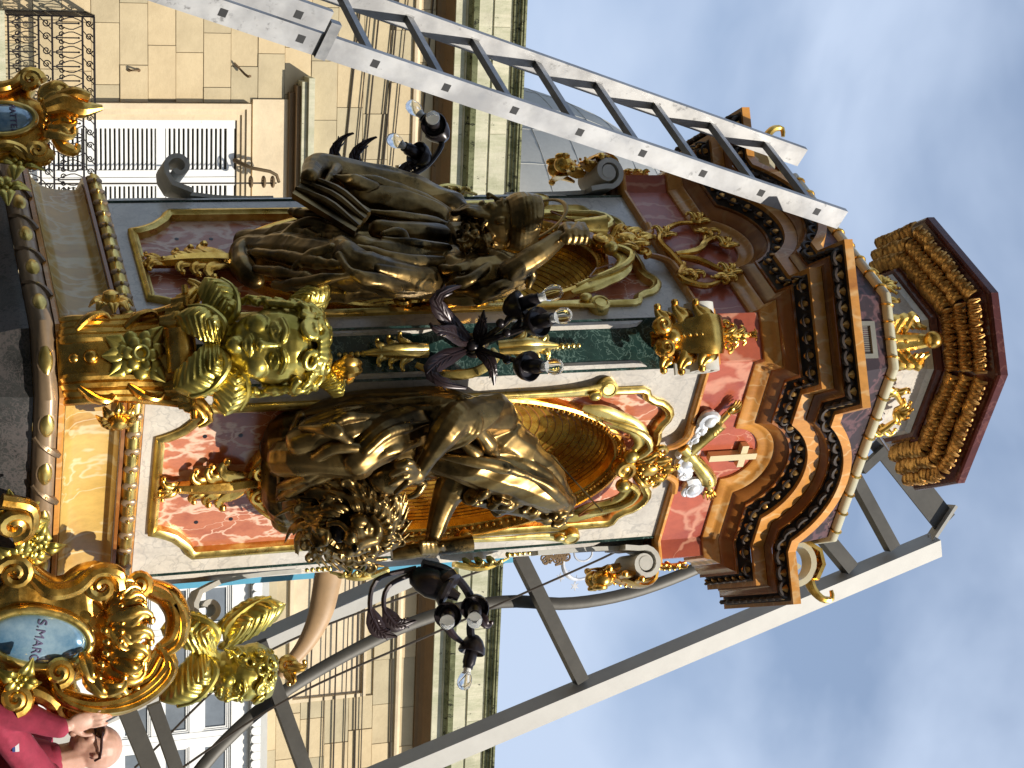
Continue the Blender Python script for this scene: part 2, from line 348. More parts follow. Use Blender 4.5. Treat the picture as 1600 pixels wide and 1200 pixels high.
for (a, b, zlo, zhi) in ((-2.3, 2.9, 3.2, zc(676)), (5.0, 10.6, zc(400, 1100)+.2, zc(676))):
    k = 0; z = zlo - (zlo-zc(187, 110)) % course
    while z < zhi-.05:
        z1 = min(z+course, zhi); s = a - random.choice((0, .35))
        while s < b:
            s1 = round((s+random.choice((.58, .66, .74)))*50)/50
            segs = [(s, s1)]
            for (h0, h1, y0, y1) in holes:
                if y1 > z+.03 and y0 < z1-.03:
                    segs = [q for p in segs for q in ((p[0], min(p[1], h0)), (max(p[0], h1), p[1])) if q[1]-q[0] > .05]
            for q in segs: add_block(q[0], q[1], z, z1)
            s = s1
        z += course
# cornice and parapet, layer by layer
def run(name, prof, mt, s0=S0, s1=S1, parent=bld):
    mm = MB(); prism(mm, fp('B', 0, 0, 0), nB, Z3, tB, prof, s0, s1); return obj(name, mm, mt, parent, False)
zz = [zc(h, 200, d) for h, d in ((676, 0), (683, .05), (690, .1), (705, .34), (713, .37), (722, .37), (731, .45), (742, .5), (761, .47), (765, .47), (791, .47), (795, .47), (801, .5), (806, .53), (811, .57), (816, .59))]
run('string_moulding', [(-.05, zc(642)), (.05, zc(643)), (.06, zc(647)), (.03, zc(652)), (-.05, zc(653))], M['stone2'])
run('cornice_bed', [(-.1, zz[0]), (.05, zz[0]), (.07, zz[1]), (.12, zz[2]), (.34, zz[3]), (.34, zz[3]+.002), (-.1, zz[3]+.002)], M['brown_and_shade'])  # shadow under the overhang is put into the brown colour
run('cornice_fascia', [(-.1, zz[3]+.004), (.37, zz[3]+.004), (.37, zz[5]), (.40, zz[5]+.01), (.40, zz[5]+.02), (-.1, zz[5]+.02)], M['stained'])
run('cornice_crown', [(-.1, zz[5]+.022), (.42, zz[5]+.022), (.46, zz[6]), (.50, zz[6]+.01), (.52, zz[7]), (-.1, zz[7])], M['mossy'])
run('parapet', [(-.1, zz[7]+.003), (.47, zz[7]+.003), (.47, zz[8]), (.455, zz[8]+.003), (.455, zz[9]), (.47, zz[9]+.003), (.47, zz[10]), (.455, zz[10]+.003), (.455, zz[11]), (-.1, zz[11])], M['stained'])
run('coping', [(-.1, zz[11]+.003), (.49, zz[11]+.003), (.50, zz[12]), (.53, zz[12]+.01), (.53, zz[13]), (.57, zz[13]+.01), (.57, zz[14]), (.59, zz[14]+.01), (.59, zz[15]), (-.1, zz[15]+.05)], M['mossy'])
# parapet joints
for s in np.arange(-2, 12, 1.35):
    m = MB(); fbox(m, 'B', s, s+1.342, zz[9]+.006, zz[10]-.003, .40, .478+random.uniform(0, .006)); obj('stone_block', m, M['stained'], bld, False)
# moulded door surround and hood
for (e, d0, d1) in ((.0, -.03, .05), (.07, -.03, .075), (.14, -.03, .10)):
    w = .068
    a, b, zt = door[0]-e, door[1]+e, door[3]+e*.8
    m = MB(); fbox(m, 'B', a-w, a, 3.3, zt, d0, d1); fbox(m, 'B', b, b+w, 3.3, zt, d0, d1); fbox(m, 'B', a-w, b+w, zt+.001, zt+w*.8, d0, d1); obj('surround', m, M['stone2'], bld, False)
m = MB(); fbox(m, 'B', door[0]-.26, door[1]+.26, door[3]+.20, zc(449, 190), -.03, .045); obj('surround', m, M['stone2'], bld, False)
zh0, zh1 = zc(449, 190), zc(482, 190)
hs0, hs1 = ss(150, 470)+.05, door[1]+.34
for i, (a, b, d, mt) in enumerate(((0, .25, .10, 'brown_and_shade'), (.25, .45, .19, 'brown_and_shade'), (.45, .72, .25, 'stained'), (.72, 1., .30, 'stained'))):  # lower steps coloured brown to paint the shade beneath the hood
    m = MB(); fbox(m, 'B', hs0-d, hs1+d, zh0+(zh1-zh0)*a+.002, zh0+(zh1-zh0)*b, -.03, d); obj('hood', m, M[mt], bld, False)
# door recess and louvred shutters
m = MB(); fbox(m, 'B', door[0], door[1], door[2], door[3], -.029, -.022); obj('door_recess', m, M['void'], bld, False)
slat0 = None
lw = (door[1]-door[0])/2
for i in range(2):
    a = door[0]+i*lw; b = a+lw-.008; st = .105
    fr = MB()
    for (x0, x1, y0, y1) in ((a, a+st, 3.3, door[3]-.01), (b-st*.8, b, 3.3, door[3]-.01)): fbox(fr, 'B', x0, x1, y0, y1, -.02, .025)
    rails = [zc(358, 190), zc(250, 190), zc(142, 190), zc(30, 190)]
    for j, zr in enumerate(rails): fbox(fr, 'B', a+st+.001, b-st*.8-.001, zr-(.05 if j else .03), min(zr+.06, door[3]-.012), -.02, .023)
    sh = obj('shutter', fr, M['paint'], bld, False)
    for j in range(3):
        y0, y1 = rails[j+1]+.06, rails[j]-.05
        n = 13
        for q in range(n):
            zq = y0+(y1-y0)*(q+.5)/n
            c = fp('B', (a+st+b-st*.8)/2, zq, .0)
            if slat0 is None:
                mm = MB(); box(mm, c, tB*(b-a-1.8*st)/2, nB*.017+Z3*-.017, (nB+Z3)*.0035); slat0 = obj('slat', mm, M['paint'], sh, False)
            else: copy_at(slat0, c, sh)
# small lattice vent
m = MB(); fbox(m, 'B', vent[0], vent[1], vent[2], vent[3], -.028, -.02); vv = obj('vent', m, M['void'], bld, False)
m = MB(); cx, cy = (vent[0]+vent[1])/2, (vent[2]+vent[3])/2; w, h = (vent[1]-vent[0])/2, (vent[3]-vent[2])/2
for a, b in (((-w, -h), (w, h)), ((-w, h), (w, -h)), ((-w, 0), (w, 0)), ((-w, -h), (w, -h)), ((-w, h), (w, h)), ((-w, -h), (-w, h)), ((w, -h), (w, h))):
    beam(m, fp('B', cx+a[0], cy+a[1], .0), fp('B', cx+b[0], cy+b[1], .0), .02, .03, nB)
obj('lattice', m, M['paint'], vv, False)
# recessed wall panel on the right stretch
m = MB(); fbox(m, 'B', pan[0], pan[1], pan[2], pan[3], -.03, -.026); obj('wall_panel', m, M['stone2'], bld, False)
for (x0, x1, y0, y1) in ((pan[0], pan[1], pan[3]-.05, pan[3]), (pan[1]-.05, pan[1], pan[2], pan[3]-.051), (pan[0], pan[1]-.051, pan[2], pan[2]+.05)):
    m = MB(); fbox(m, 'B', x0, x1, y0, y1, -.025, .022); obj('panel_moulding', m, M['stone2'], bld, False)
# enclosed timber balcony on the right
gx0, gx1, gd = ss(905, 300, .55), ss(905, 300, .55)+4.4, .55
gz = lambda h: SZ('B', 1100, h, gd)[1]
gal = tag(bpy.data.objects.new('timber_balcony', None)); COLL.objects.link(gal); put(gal, fp('B', (gx0+gx1)/2, gz(150), 0), bld)
m = MB(); fbox(m, 'B', gx0+.02, gx1, gz(60), gz(375), .02, gd-.07); obj('core', m, M['void'], gal, False)
m = MB(); fbox(m, 'B', gx0, gx1, gz(361), gz(389), .0, gd+.02); fbox(m, 'B', gx0, gx1, gz(60), gz(185), 0, gd); obj('board', m, M['paint'], gal, False)
rows = [(190, 236), (254, 296), (316, 358)]; ncol = 6; cw = (gx1-gx0)/ncol
for c in range(ncol):
    x0 = gx0+c*cw; fr = MB()
    fbox(fr, 'B', x0, x0+.11, gz(185), gz(361), 0 if c == 0 else gd-.06, gd+.012); fbox(fr, 'B', x0+cw-.08, x0+cw-.001, gz(185), gz(361), gd-.06, gd+.006)
    e = [gz(185)]+[gz(q) for r in rows for q in r]+[gz(361)]
    for j in range(0, 8, 2): fbox(fr, 'B', x0+.111, x0+cw-.081, e[j]+.001, e[j+1]-.001, gd-.06, gd)
    wf = obj('casement', fr, M['paint'], gal, False)
    for (h0, h1) in rows:
        mm = MB()
        for (q, d) in ((.0, gd-.012), (.022, gd-.024)):
            xa, xb, ya, yb = x0+.111+q, x0+cw-.081-q, gz(h0)+q, gz(h1)-q
            fbox(mm, 'B', xa, xa+.02, ya, yb, d-.02, d); fbox(mm, 'B', xb-.02, xb, ya, yb, d-.02, d); fbox(mm, 'B', xa+.021, xb-.021, ya, ya+.02, d-.02, d); fbox(mm, 'B', xa+.021, xb-.021, yb-.02, yb, d-.02, d)
        obj('glazing_bead', mm, M['paint'], wf, False)
        mm = MB(); fbox(mm, 'B', x0+.112, x0+cw-.082, gz(h0), gz(h1), gd-.055, gd-.045); obj('pane', mm, M['pane'], wf, False)
m = MB(); prism(m, fp('B', 0, 0), nB, Z3, tB, [(0, gz(389)+.002), (gd+.10, gz(389)+.002), (gd+.10, gz(393)), (0, gz(393)+.35)], gx0-.06, gx1); obj('roof', m, M['slate'], gal, False)
sc0 = None
for i in range(40):
    x = gx0-.04+i*.118
    if x > gx1: break
    c = fp('B', x+.05, gz(397), gd+.115)
    if sc0 is None:
        mm = MB(); pts = [(-.056, .055), (-.056, -.02)]+[(-.056*math.cos(a), -.02-.05*math.sin(a)) for a in np.linspace(.3, 2.84, 6)]+[(.056, -.02), (.056, .055)]
        prism(mm, c, tB, Z3, nB, pts, -.012, .012); sc0 = obj('scallop', mm, M['paint'], gal, False)
    else: copy_at(sc0, c, gal)
# wrought-iron balcony before the shutters
bd = .75
ba = lambda u, h: SZ('B', u, h, bd)
bx0, bx1 = ba(25, 100)[0], ba(25, 100)[0]+3.3
zt, zb = ba(160, 148)[1], ba(160, 12)[1]
zs = [ba(160, q)[1] for q in (148, 130, 83, 62, 15)]
bal = bpy.data.objects.new('balcony', None); COLL.objects.link(bal); put(bal, fp('B', (bx0+bx1)/2, zb-.1, 0), bld)
m = MB(); fbox(m, 'B', bx0-.05, bx1+.05, zb-.20, zb-.02, 0, bd+.06); obj('slab', m, M['stained'], bal, False)
def rail_run(O, ex, L):
    r = MB()
    for z in zs: beam(r, O+Z3*z, O+ex*L+Z3*z, .016 if z != zs[0] else .045, .022, Z3)
    for x in (0, L): beam(r, O+ex*x+Z3*zb, O+ex*x+Z3*zt, .02, .02, ex)
    obj('rail', r, M['iron'], bal, False)
    pitch = zs[0]-zs[1]+.02; n = max(1, int(L/pitch)); pitch = L/n; rr = (zs[0]-zs[1])/2
    def spiral(mm, cx, cz, r0, a0, turns, sgn, mir=1, n=14):
        a = np.linspace(0, turns*2*np.pi, n); rad = r0*(1-.72*a/a[-1]); pts = [O+ex*(cx+mir*q*math.cos(a0+sgn*t))+Z3*(cz+q*math.sin(a0+sgn*t)) for q, t in zip(rad, a)]; tube(mm, pts, .0075, 4)
    for (zA, zB) in ((zs[0], zs[1]), (zs[2], zs[3])):
        for i in range(n):
            mm = MB(); cx = (i+.5)*pitch; cz = (zA+zB)/2; q = (zA-zB)/2
            spiral(mm, cx, cz+q*.12, q*.62, math.pi/2, 1.25, 1, 1 if i % 2 else -1); stube(mm, [O+ex*(cx-pitch/2)+Z3*zB, O+ex*cx+Z3*(cz), O+ex*(cx+pitch/2)+Z3*zA], .006, 5, seg=4); obj('scroll', mm, M['iron'], bal)
    p2 = .16; n2 = max(1, int(L/p2)); p2 = L/n2
    for (zA, zB) in ((zs[1], zs[2]), (zs[3], zs[4])):
        for i in range(n2):
            mm = MB(); cx = (i+.5)*p2; hh = zA-zB
            stube(mm, [O+ex*cx+Z3*zB, O+ex*cx+Z3*(zA-hh*.15)], .008, 2, seg=4); ell(mm, O+ex*cx+Z3*(zA-hh*.12), .014, 6, 4)
            for sg in (-1, 1):
                stube(mm, [O+ex*(cx+sg*.01)+Z3*(zB+hh*.12), O+ex*(cx+sg*p2*.42)+Z3*(zB+hh*.62), O+ex*(cx+sg*p2*.16)+Z3*(zA-.01)], .0065, 7, seg=4)
                spiral(mm, cx+sg*p2*.24, zB+hh*.30, p2*.2, math.pi/2, 1.2, -sg, 1, 12)
            obj('scroll', mm, M['iron'], bal)
rail_run(fp('B', bx0, 0, bd), tB, bx1-bx0)
rail_run(fp('B', bx0, 0, .02), nB, bd-.02)
# cables strung along the front
cabs = [((555, 87), 484), ((572, 90), 506), ((585, 97), 523), ((607, 105), 540), ((613, 105), 556), ((627, 112), 566), ((668, 100), 611)]
for i, ((h0, u0), h1) in enumerate(cabs):
    a = P('B', u0, h0, .025+.008*(i % 3)); b = P('B', 1100, h1, .025+.008*(i % 3)); dd = (b-a)
    pts = [a+dd*t-Z3*(.10*math.sin(math.pi*t)) for t in np.linspace(-.45, 1.45, 24)]
    m = MB(); tube(m, pts, .008 if i % 2 else .012, 5)
    tag(obj('cable', m, M['cable'], None), 'thin dark cable strung along the limestone front under the cornice', 'cable', 'cables strung along the limestone front')
# iron fittings on the wall
m = MB(); a = P('B', 287, 60, .35); b = P('B', 286, 432, .35); tube(m, [a, b], .011, 5)
rd = obj('wire_rod', m, M['cable'], None); tag(rd, 'thin upright iron rod with ring insulators before the white shutters', 'rod')
for h in (392, 412, 426):
    m = MB(); c = P('B', 284, h, .35); a = np.linspace(0, 2*np.pi, 13)[:-1]; pts = [c+tB*.06*math.cos(q)+nB*.06*math.sin(q) for q in a]; tube(m, pts+[pts[0]], .018, 6); obj('insulator', m, M['brown_and_shade'], rd)
m = MB(); stube(m, [P('B', 250, 366, .05), P('B', 262, 392, .25), P('B', 270, 428, .36), P('B', 285, 436, .36)], [.03, .022, .02], 8, seg=6)
tag(obj('wall_bracket', m, M['brown_and_shade'], None), 'bent iron bracket on the wall beside the white shutters', 'bracket')
m = MB(); stube(m, [P('B', 110, 202, .03), P('B', 110, 209, .09), P('B', 110, 217, .03)], .012, 7, seg=5); ell(m, P('B', 110, 202, .03), .022, 6, 5); ell(m, P('B', 110, 217, .03), .022, 6, 5)
tag(obj('wall_hook', m, M['brown_and_shade'], None), 'small rusty iron staple set in the limestone wall above the iron balcony', 'hook')
m = MB(); stube(m, [P('B', 98, 366, .03), P('B', 118, 385, .12), P('B', 119, 391, .2)], [.012, .018], 6, seg=5)
tag(obj('wall_pin', m, M['brown_and_shade'], None), 'short rusty pin sticking out of the limestone wall beside the hood', 'pin')
# church dome beyond
dome = thing("church_dome", (-2.5, 62, 0), 'grey painted church dome with faint panel joints rising behind the cornice', 'dome')
dc = np.array([-2.5, 62., 24.6]); dr = 9.2
m = MB(); G = []
for i in range(25):
    th = math.pi/2*i/24; G.append([dc+np.array([dr*math.cos(th)*math.cos(a), dr*math.cos(th)*math.sin(a), dr*1.2*math.sin(th)]) for a in np.linspace(0, 2*np.pi, 97)])
grid(m, G); obj('shell', m, M['slate'], dome)
for i in range(2, 22, 2):
    th = math.pi/2*i/24; q = MB(); tube(q, [dc+np.array([(dr+.01)*math.cos(th)*math.cos(a), (dr+.01)*math.cos(th)*math.sin(a), (dr*1.2+.01)*math.sin(th)]) for a in np.linspace(0, 2*np.pi, 65)], .016, 4, cap=False); obj('seam', q, M['slate'], dome)
for a in np.linspace(0, 2*np.pi, 33)[:-1]:
    q = MB(); tube(q, [dc+np.array([(dr+.01)*math.cos(t)*math.cos(a), (dr+.01)*math.cos(t)*math.sin(a), (dr*1.2+.01)*math.sin(t)]) for t in np.linspace(0, 1.5, 20)], .016, 4, cap=False); obj('seam', q, M['slate'], dome)
m = MB(); lathe(m, dc-Z3*24.6, Z3, [(dr*1.02, 0), (dr*1.02, 23.6), (dr*1.06, 24), (dr*1.06, 24.5), (dr, 24.6)], 64); obj('drum', m, M['stone2'], dome)
# ---------------------------------------------------------------- the pedestal
ped = thing('statue_pedestal', (0, 0, 0), 'tall painted-marble and gilt statue pedestal with niches, arched cornice and octagonal cap', 'pedestal')
FACES = ('R', 'BR', 'BL', 'L')           # going round
def corner_axes(k):
    n, t = FR[k]; return (n+t)/math.sqrt(2), (t-n)/math.sqrt(2)
def ring(A, B, hw, arch=None, na=21):
    """plan ring: four faces at apothem A with corner blocks at B, half width hw; arch=(rx, base) lifts the middle of each face"""
    pts = []
    for k in ('L', 'R', 'BR', 'BL'):
        n, t = FR[k]; c, e = corner_axes(k); si = A-hw*math.sqrt(2)
        if arch:
            r, zb, zc_ = arch; w = math.sqrt(max(r*r-(zb-zc_)**2, 1e-6)); a0 = math.atan2(zb-zc_, w)
            pts.append(n*A+t*(-si)+Z3*zb)
            for a in np.linspace(math.pi-a0, a0, na): pts.append(n*A+t*(r*math.cos(a))+Z3*(zc_+r*math.sin(a)))
            pts.append(n*A+t*si+Z3*zb); zb_ = zb
        else:
            pts += [n*A-t*si, n*A+t*si]; zb_ = 0
        pts += [c*B-e*hw+Z3*zb_, c*B+e*hw+Z3*zb_]
    return np.array(pts)
def oct_ring(A, hw_face, z):                 # plain octagon by face apothem and face half-width
    p = []
    for k in ('L', 'R', 'BR', 'BL'):
        n, t = FR[k]; p += [n*A-t*hw_face+Z3*z, n*A+t*hw_face+Z3*z]
    return np.array(p)
def loft(m, rings, top=False, bot=False):
    n = len(rings[0]); V = np.vstack(rings); F = [[i*n+j, i*n+(j+1) % n, (i+1)*n+(j+1) % n, (i+1)*n+j] for i in range(len(rings)-1) for j in range(n)]
    if top: F.append([(len(rings)-1)*n+j for j in range(n)])
    if bot: F.append(list(range(n))[::-1])
    m.add(V, F)
def oprof(m, prof, A0=.66, hf=.54, **k):    # octagon profile: list of (offset, z)
    loft(m, [oct_ring(A0+o, hf+o*.4142, z) for o, z in prof], **k)
def arcp(c, r, a0, a1, n):                  # arc in (offset, z)
    return [(c[0]+r[0]*math.cos(math.radians(a)), c[1]+r[1]*math.sin(math.radians(a))) for a in np.linspace(a0, a1, n)]
# lower block (mostly below the picture)
m = MB(); oprof(m, [(.45, 0.), (.45, .5), (.30, .62), (.22, .7), (.10, 1.2), (.10, 2.30), (.12, 2.36), (.12, 2.40)], bot=True); obj('base_block', m, M['verde'], ped)
m = MB(); oprof(m, [(.12, 2.402)]+arcp((.125, 2.448), (.05, .046), -90, 90, 9)+[(.12, 2.494)]); obj('leaf_torus', m, M['taupe'], ped)
m = MB(); oprof(m, [(.12, 2.496), (.145, 2.496), (.145, 2.512), (.135, 2.52)]); obj('fillet', m, M['ochre'], ped)
m = MB(); oprof(m, [(.135, 2.522)]+[(.035+.10*(1-math.sin(math.radians(a)))**1.3, 2.522+.19*(1-math.cos(math.radians(a)))/1.) for a in np.linspace(0, 90, 9)]+[(.04, 2.735), (.06, 2.752)]); obj('scotia', m, M['onyx'], ped)
m = MB(); oprof(m, [(.06, 2.754), (.088, 2.754), (.088, 2.768), (.06, 2.769)]); obj('fillet', m, M['brown'], ped)
m = MB(); oprof(m, [(.05, 2.771)]+arcp((.065, 2.803), (.036, .032), -90, 90, 9)+[(.05, 2.836)]); obj('bead_torus', m, M['gold2'], ped)
m = MB(); oprof(m, [(.0, 2.838), (.02, 2.838), (.02, 2.852), (.0, 2.856)]); obj('fillet', m, M['ochre'], ped)
# shaft core: octagonal with green marble chamfers; slabs stand proud of it
for k in ('C', 'E', 'W'):
    m = MB(); fbox(m, k, -.115, .115, 2.85, 5.33, -.10, -.02); obj('corner_panel', m, M['green'], ped, False)
m = MB(); n_, t_ = FR['BL']
for k in ('BL', 'BR'): fbox(m, k, -.56, .56, 2.85, 5.33, -.06, 0)
fbox(m, 'L', -.54, .54, 2.7, 2.86, -1.2, -.03); fbox(m, 'L', -.26, .26, 2.86, 5.33, -.90, -.40); obj('shaft', m, M['white'], ped, False)
# torus ornament: gilt leaves and studs, shared meshes
def rotz(k): return (0, 0, math.radians(AZ[k]))
leaf0 = stud0 = None
def unit_piece(name, build, mt, parent):
    mm = MB(); build(mm); return obj(name, mm, mt, parent)
n0 = np.array([0, -1., 0]); t0 = np.array([1., 0, 0])
def almond(mm, L=.085, W=.03, D=.018, c=np.zeros(3)):
    G = []
    for a in np.linspace(-1, 1, 9):
        w = W*(1-abs(a)**2.2)+.0006; G.append([c+t0*L*a+Z3*w*math.cos(q)+n0*D*(1-abs(a)**2.6)*math.sin(q) for q in np.linspace(math.pi, 0, 7)])
    grid(mm, G)
A_leaf = None
def inst(store, name, build, mt, parent, pos, k):
    if store.get(name+mt.name) is None:
        mm = MB(); build(mm); V = mm.verts(); o = obj(name, mm, mt, parent); off = (V.min(0)+V.max(0))/2
        store[name+mt.name] = (o, off)
    else: o, off = store[name+mt.name]; o = copy_at(o, (0, 0, 0), parent)
    a = math.radians(AZ[k]) if isinstance(k, str) else k; ca, sa = math.cos(a), math.sin(a)
    o.rotation_euler = (0, 0, a); o.parent = parent
    w = np.asarray(pos)+np.array([ca*off[0]-sa*off[1], sa*off[0]+ca*off[1], off[2]])-(wpos(parent) if parent is not None else 0); o.location = tuple(w); return o
ST = {}
def facelen(k, A, hf): return hf
for k, hf in (('R', .60), ('L', .60), ('C', .085), ('E', .085), ('W', .085)):
    ap = .66+.165 if k in 'RL' else (.66+.165+.54+.165*.4142)/math.sqrt(2)
    n, t = FR[k]; L = .54+.165*.4142 if k in 'RL' else (.66+.165-.54-.165*.4142)/math.sqrt(2)
    cnt = 5 if k in 'RL' else 1
    for i in range(cnt):
        s = (i-(cnt-1)/2)*(2*L/cnt); q = n*(ap+.004)+t*s+Z3*2.45
        inst(ST, 'torus_leaf', lambda mm: almond(mm, .066, .028, .017), M['gold2'], ped, q, k)
        inst(ST, 'leaf_rim', lambda mm: almond(mm, .078, .035, .007), M['taupe'], ped, q-n*.003, k)
        if k in 'RL':
            for sg in (-.5, .5):
                q2 = n*(ap+.004)+t*(s+sg*2*L/cnt)+Z3*2.455
                if abs(s+sg*2*L/cnt) < L-.02: inst(ST, 'torus_stud', lambda mm: ell(mm, np.zeros(3), (.012, .012, .012), 8, 6), M['gold2'], ped, q2, k)
                # ribbon binding at a slant
                def rib(mm): stube(mm, [np.array([-.05, .012, -.045]), np.array([-.02, -.006, -.02]), np.array([.02, -.006, .02]), np.array([.05, .012, .045])], [.016, .019, .016], 8, seg=6)
                if abs(s+sg*2*L/cnt) < L-.03: inst(ST, 'torus_ribbon', rib, M['taupe'], ped, q2-n*.015, k)
# beads on the upper torus: crescent drops with pearl
for k in ('R', 'L', 'C', 'E', 'W'):
    o = .065+.03; ap = .66+o if k in 'RL' else (.66+o+.54+o*.4142)/math.sqrt(2); L = .54+o*.4142 if k in 'RL' else (.66+o-.54-o*.4142)/math.sqrt(2)
    cnt = 13 if k in 'RL' else 3; n, t = FR[k]
    for i in range(cnt):
        s = (i-(cnt-1)/2)*(2*L/cnt); q = n*(ap-.004)+t*s+Z3*2.803
        inst(ST, 'torus_bead', lambda mm: ell(mm, np.zeros(3), (.023, .014, .033), 10, 7), M['taupe'], ped, q, k)
        inst(ST, 'bead_pearl', lambda mm: ell(mm, np.zeros(3), (.009, .009, .009), 8, 6), M['gold2'], ped, q+n*.014+t*.006, k)
# marble slabs with stepped outer edges, gilt frames and red panels, oval niche in each
NICHE = dict(zc=4.17, rx=.365, rz=.84)
def oval(r=1., n=48, zc_=NICHE['zc'], add=0.):
    return [((NICHE['rx']*r+add)*math.cos(a), zc_+(NICHE['rz']*r+add)*math.sin(a)*(1. if math.sin(a) > 0 else .98)) for a in np.linspace(0, 2*np.pi, n, endpoint=False)]
def frame_outline(g=0.):
    """half outline of the gilt frame opening, right half from bottom to top; g grows it"""
    b = [(0, 2.915-g), (.262+g*.4, 2.915-g)]
    for a in np.linspace(180, 90, 7):       # concave scoop at the foot
        b.append((.262+.15+g*.7+(.15)*math.cos(math.radians(a))*1., 3.10-.03-g*.0-(.155)*(math.sin(math.radians(a)))+.03)) if False else None
    b = [q for q in b if q]
    sc = [(.262+g*.5, 2.915-g), (.275+g*.7, 2.965-g*.6), (.305+g*.75, 3.02-g*.6), (.355+g*.8, 3.07-g*.7), (.412+g, 3.10-g*.4)]
    b = [(0, 2.915-g)]+sc+[(.405+g, 5.07), (.385+g, 5.085+g*.6), (.352+g, 5.098+g), (.335+g*.7, 5.13+g), (.325+g*.7, 5.17+g), (.285+g*.5, 5.215+g), (.235+g*.3, 5.235+g), (.195, 5.22+g*.9), (.165, 5.19+g), (.11, 5.20+g), (0, 5.20+g)]
    return b
def mirrored(b): return [(x, z) for x, z in b]+[(-x, z) for x, z in b[::-1] if x > 1e-6]
def ring_plate(m, k, outer, inner, d0, d1):
    """flat plate between two outlines with equal point counts"""
    n, t = FR[k]; f = lambda q, d: fp(k, q[0], q[1], d)
    N_ = len(outer); V = [f(q, d1) for q in outer]+[f(q, d1) for q in inner]+[f(q, d0) for q in outer]+[f(q, d0) for q in inner]; F = []
    for i in range(N_):
        j = (i+1) % N_; F += [[i, j, N_+j, N_+i], [2*N_+i, 2*N_+j, j, i], [N_+i, N_+j, 3*N_+j, 3*N_+i]]
    m.add(V, F)
def resample(b, n):
    p = np.array(b+[b[0]]); d = np.r_[0, np.cumsum(np.linalg.norm(np.diff(p, axis=0), axis=1))]
    return [tuple(q) for q in np.c_[np.interp(np.linspace(0, d[-1], n, endpoint=False), d, p[:, 0]), np.interp(np.linspace(0, d[-1], n, endpoint=False), d, p[:, 1])]]
def slab_outline():
    r = [(0, 2.858), (.538, 2.858), (.538, 3.15), (.530, 3.2), (.530, 4.05), (.515, 4.09), (.508, 4.15), (.508, 4.52), (.536, 4.60), (.536, 4.99), (.53, 5.03), (.505, 5.05), (.505, 5.328), (0, 5.328)]
    return mirrored(r)
for k in ('R', 'L'):
    n, t = FR[k]
    # slab with a cut-out: plates between slab outline and frame outline, matched by angle
    so_ = slab_outline(); fo = mirrored(frame_outline(.0))
    c0 = (0, 4.1)
    def by_angle(poly, N_=240):
        p = np.array(poly+[poly[0]]); res = []
        P_ = np.array(resample(poly, 2400)); ang = np.unwrap(np.arctan2((P_[:, 1]-c0[1])*.32, P_[:, 0]-c0[0])); return P_, ang
    so_p, sa_ = by_angle(so_); fo_p, fa_ = by_angle(fo)
    T = np.linspace(-math.pi, math.pi, 300, endpoint=False)
    def pick(P_, ang):
        a = (ang+math.pi) % (2*math.pi)-math.pi; o = np.argsort(a); a = a[o]; Q = P_[o]
        return [(np.interp(x, a, Q[:, 0], period=2*math.pi), np.interp(x, a, Q[:, 1], period=2*math.pi)) for x in T]
    O_ = pick(so_p, sa_); I_ = pick(fo_p, fa_)
    m = MB(); ring_plate(m, k, O_, I_, -.03, .0); obj('border_slab', m, M['white'], ped, False)
    # gilt frame moulding round the panel
    fi = resample(mirrored(frame_outline(0.)), 160); m = MB(); G = []
    cen = np.array([0, 4.1])
    pr = [(.004, -.01), (.006, .014), (-.004, .024), (-.016, .026), (-.024, .016), (-.034, .012), (-.038, -.03)]
    fA = np.array(fi); e = np.roll(fA, -1, 0)-np.roll(fA, 1, 0); e /= np.linalg.norm(e, axis=1)[:, None]; nn = np.c_[e[:, 1], -e[:, 0]]
    if ((fA-cen)*nn).sum() < 0: nn = -nn
    for a, d in pr: G.append([fp(k, *(q+w*a), d) for q, w in zip(fA, nn)]+[fp(k, *(fA[0]+nn[0]*a), d)])
    grid(m, G); obj('gilt_frame', m, M['gold2'], ped)
    # red marble panel, recessed, with the oval opening
    po = pick(*by_angle(mirrored(frame_outline(-.03)))); ov = []
    for x in T:
        c_, s_ = math.cos(x), math.sin(x)/.32; q = 1/math.sqrt((c_/NICHE['rx'])**2+(s_/NICHE['rz'])**2)
        ov.append((c_*q, c0[1]+s_*q+.07*(1)))
    m = MB(); ring_plate(m, k, po, ov, -.06, -.022); obj('red_panel', m, M['red'], ped, False)
    # niche: a concave shell of gold mosaic
    m = MB(); G = []
    for i in range(15):
        q = math.pi/2*i/14; r = math.cos(q) if i < 14 else .001; G.append([fp(k, x*r, NICHE['zc']+(z-NICHE['zc'])*(r if i < 14 else .001), -.03-.30*math.sin(q)) for x, z in oval(1.01, 72)+[oval(1.01, 72)[0]]])
    grid(m, G); nich = obj('niche', m, M['mosaic'], ped, recalc=False)
    # relief lines of the mosaic shell
    q_ = MB()
    for i in range(2, 27):
        q = math.pi/2*i/27.5; r = math.cos(q); tube(q_, [fp(k, x*r*1.005, NICHE['zc']+(z-NICHE['zc'])*r*1.005, -.03-.30*math.sin(q)+.002) for x, z in oval(1.0, 60)+[oval(1., 60)[0]]], .0016, 4, cap=False)
    tag(obj('mosaic_lines', q_, M['brown'], nich), kind='stuff')
    # gilt oval moulding with pearls
    m = MB(); G = []; oA = np.array(oval(1., 96)); e = np.roll(oA, -1, 0)-np.roll(oA, 1, 0); e /= np.linalg.norm(e, axis=1)[:, None]; on = np.c_[e[:, 1], -e[:, 0]]
    for a, d in [(-.012, -.05), (-.006, -.012), (.006, -.004), (.012, .012), (.026, .026), (.040, .022), (.046, .004), (.048, -.04)]:
        G.append([fp(k, *(q+w*a), d) for q, w in zip(oA, on)]+[fp(k, *(oA[0]+on[0]*a), d)])
    grid(m, G); mo = obj('niche_moulding', m, M['gold'], ped)
    m = MB()
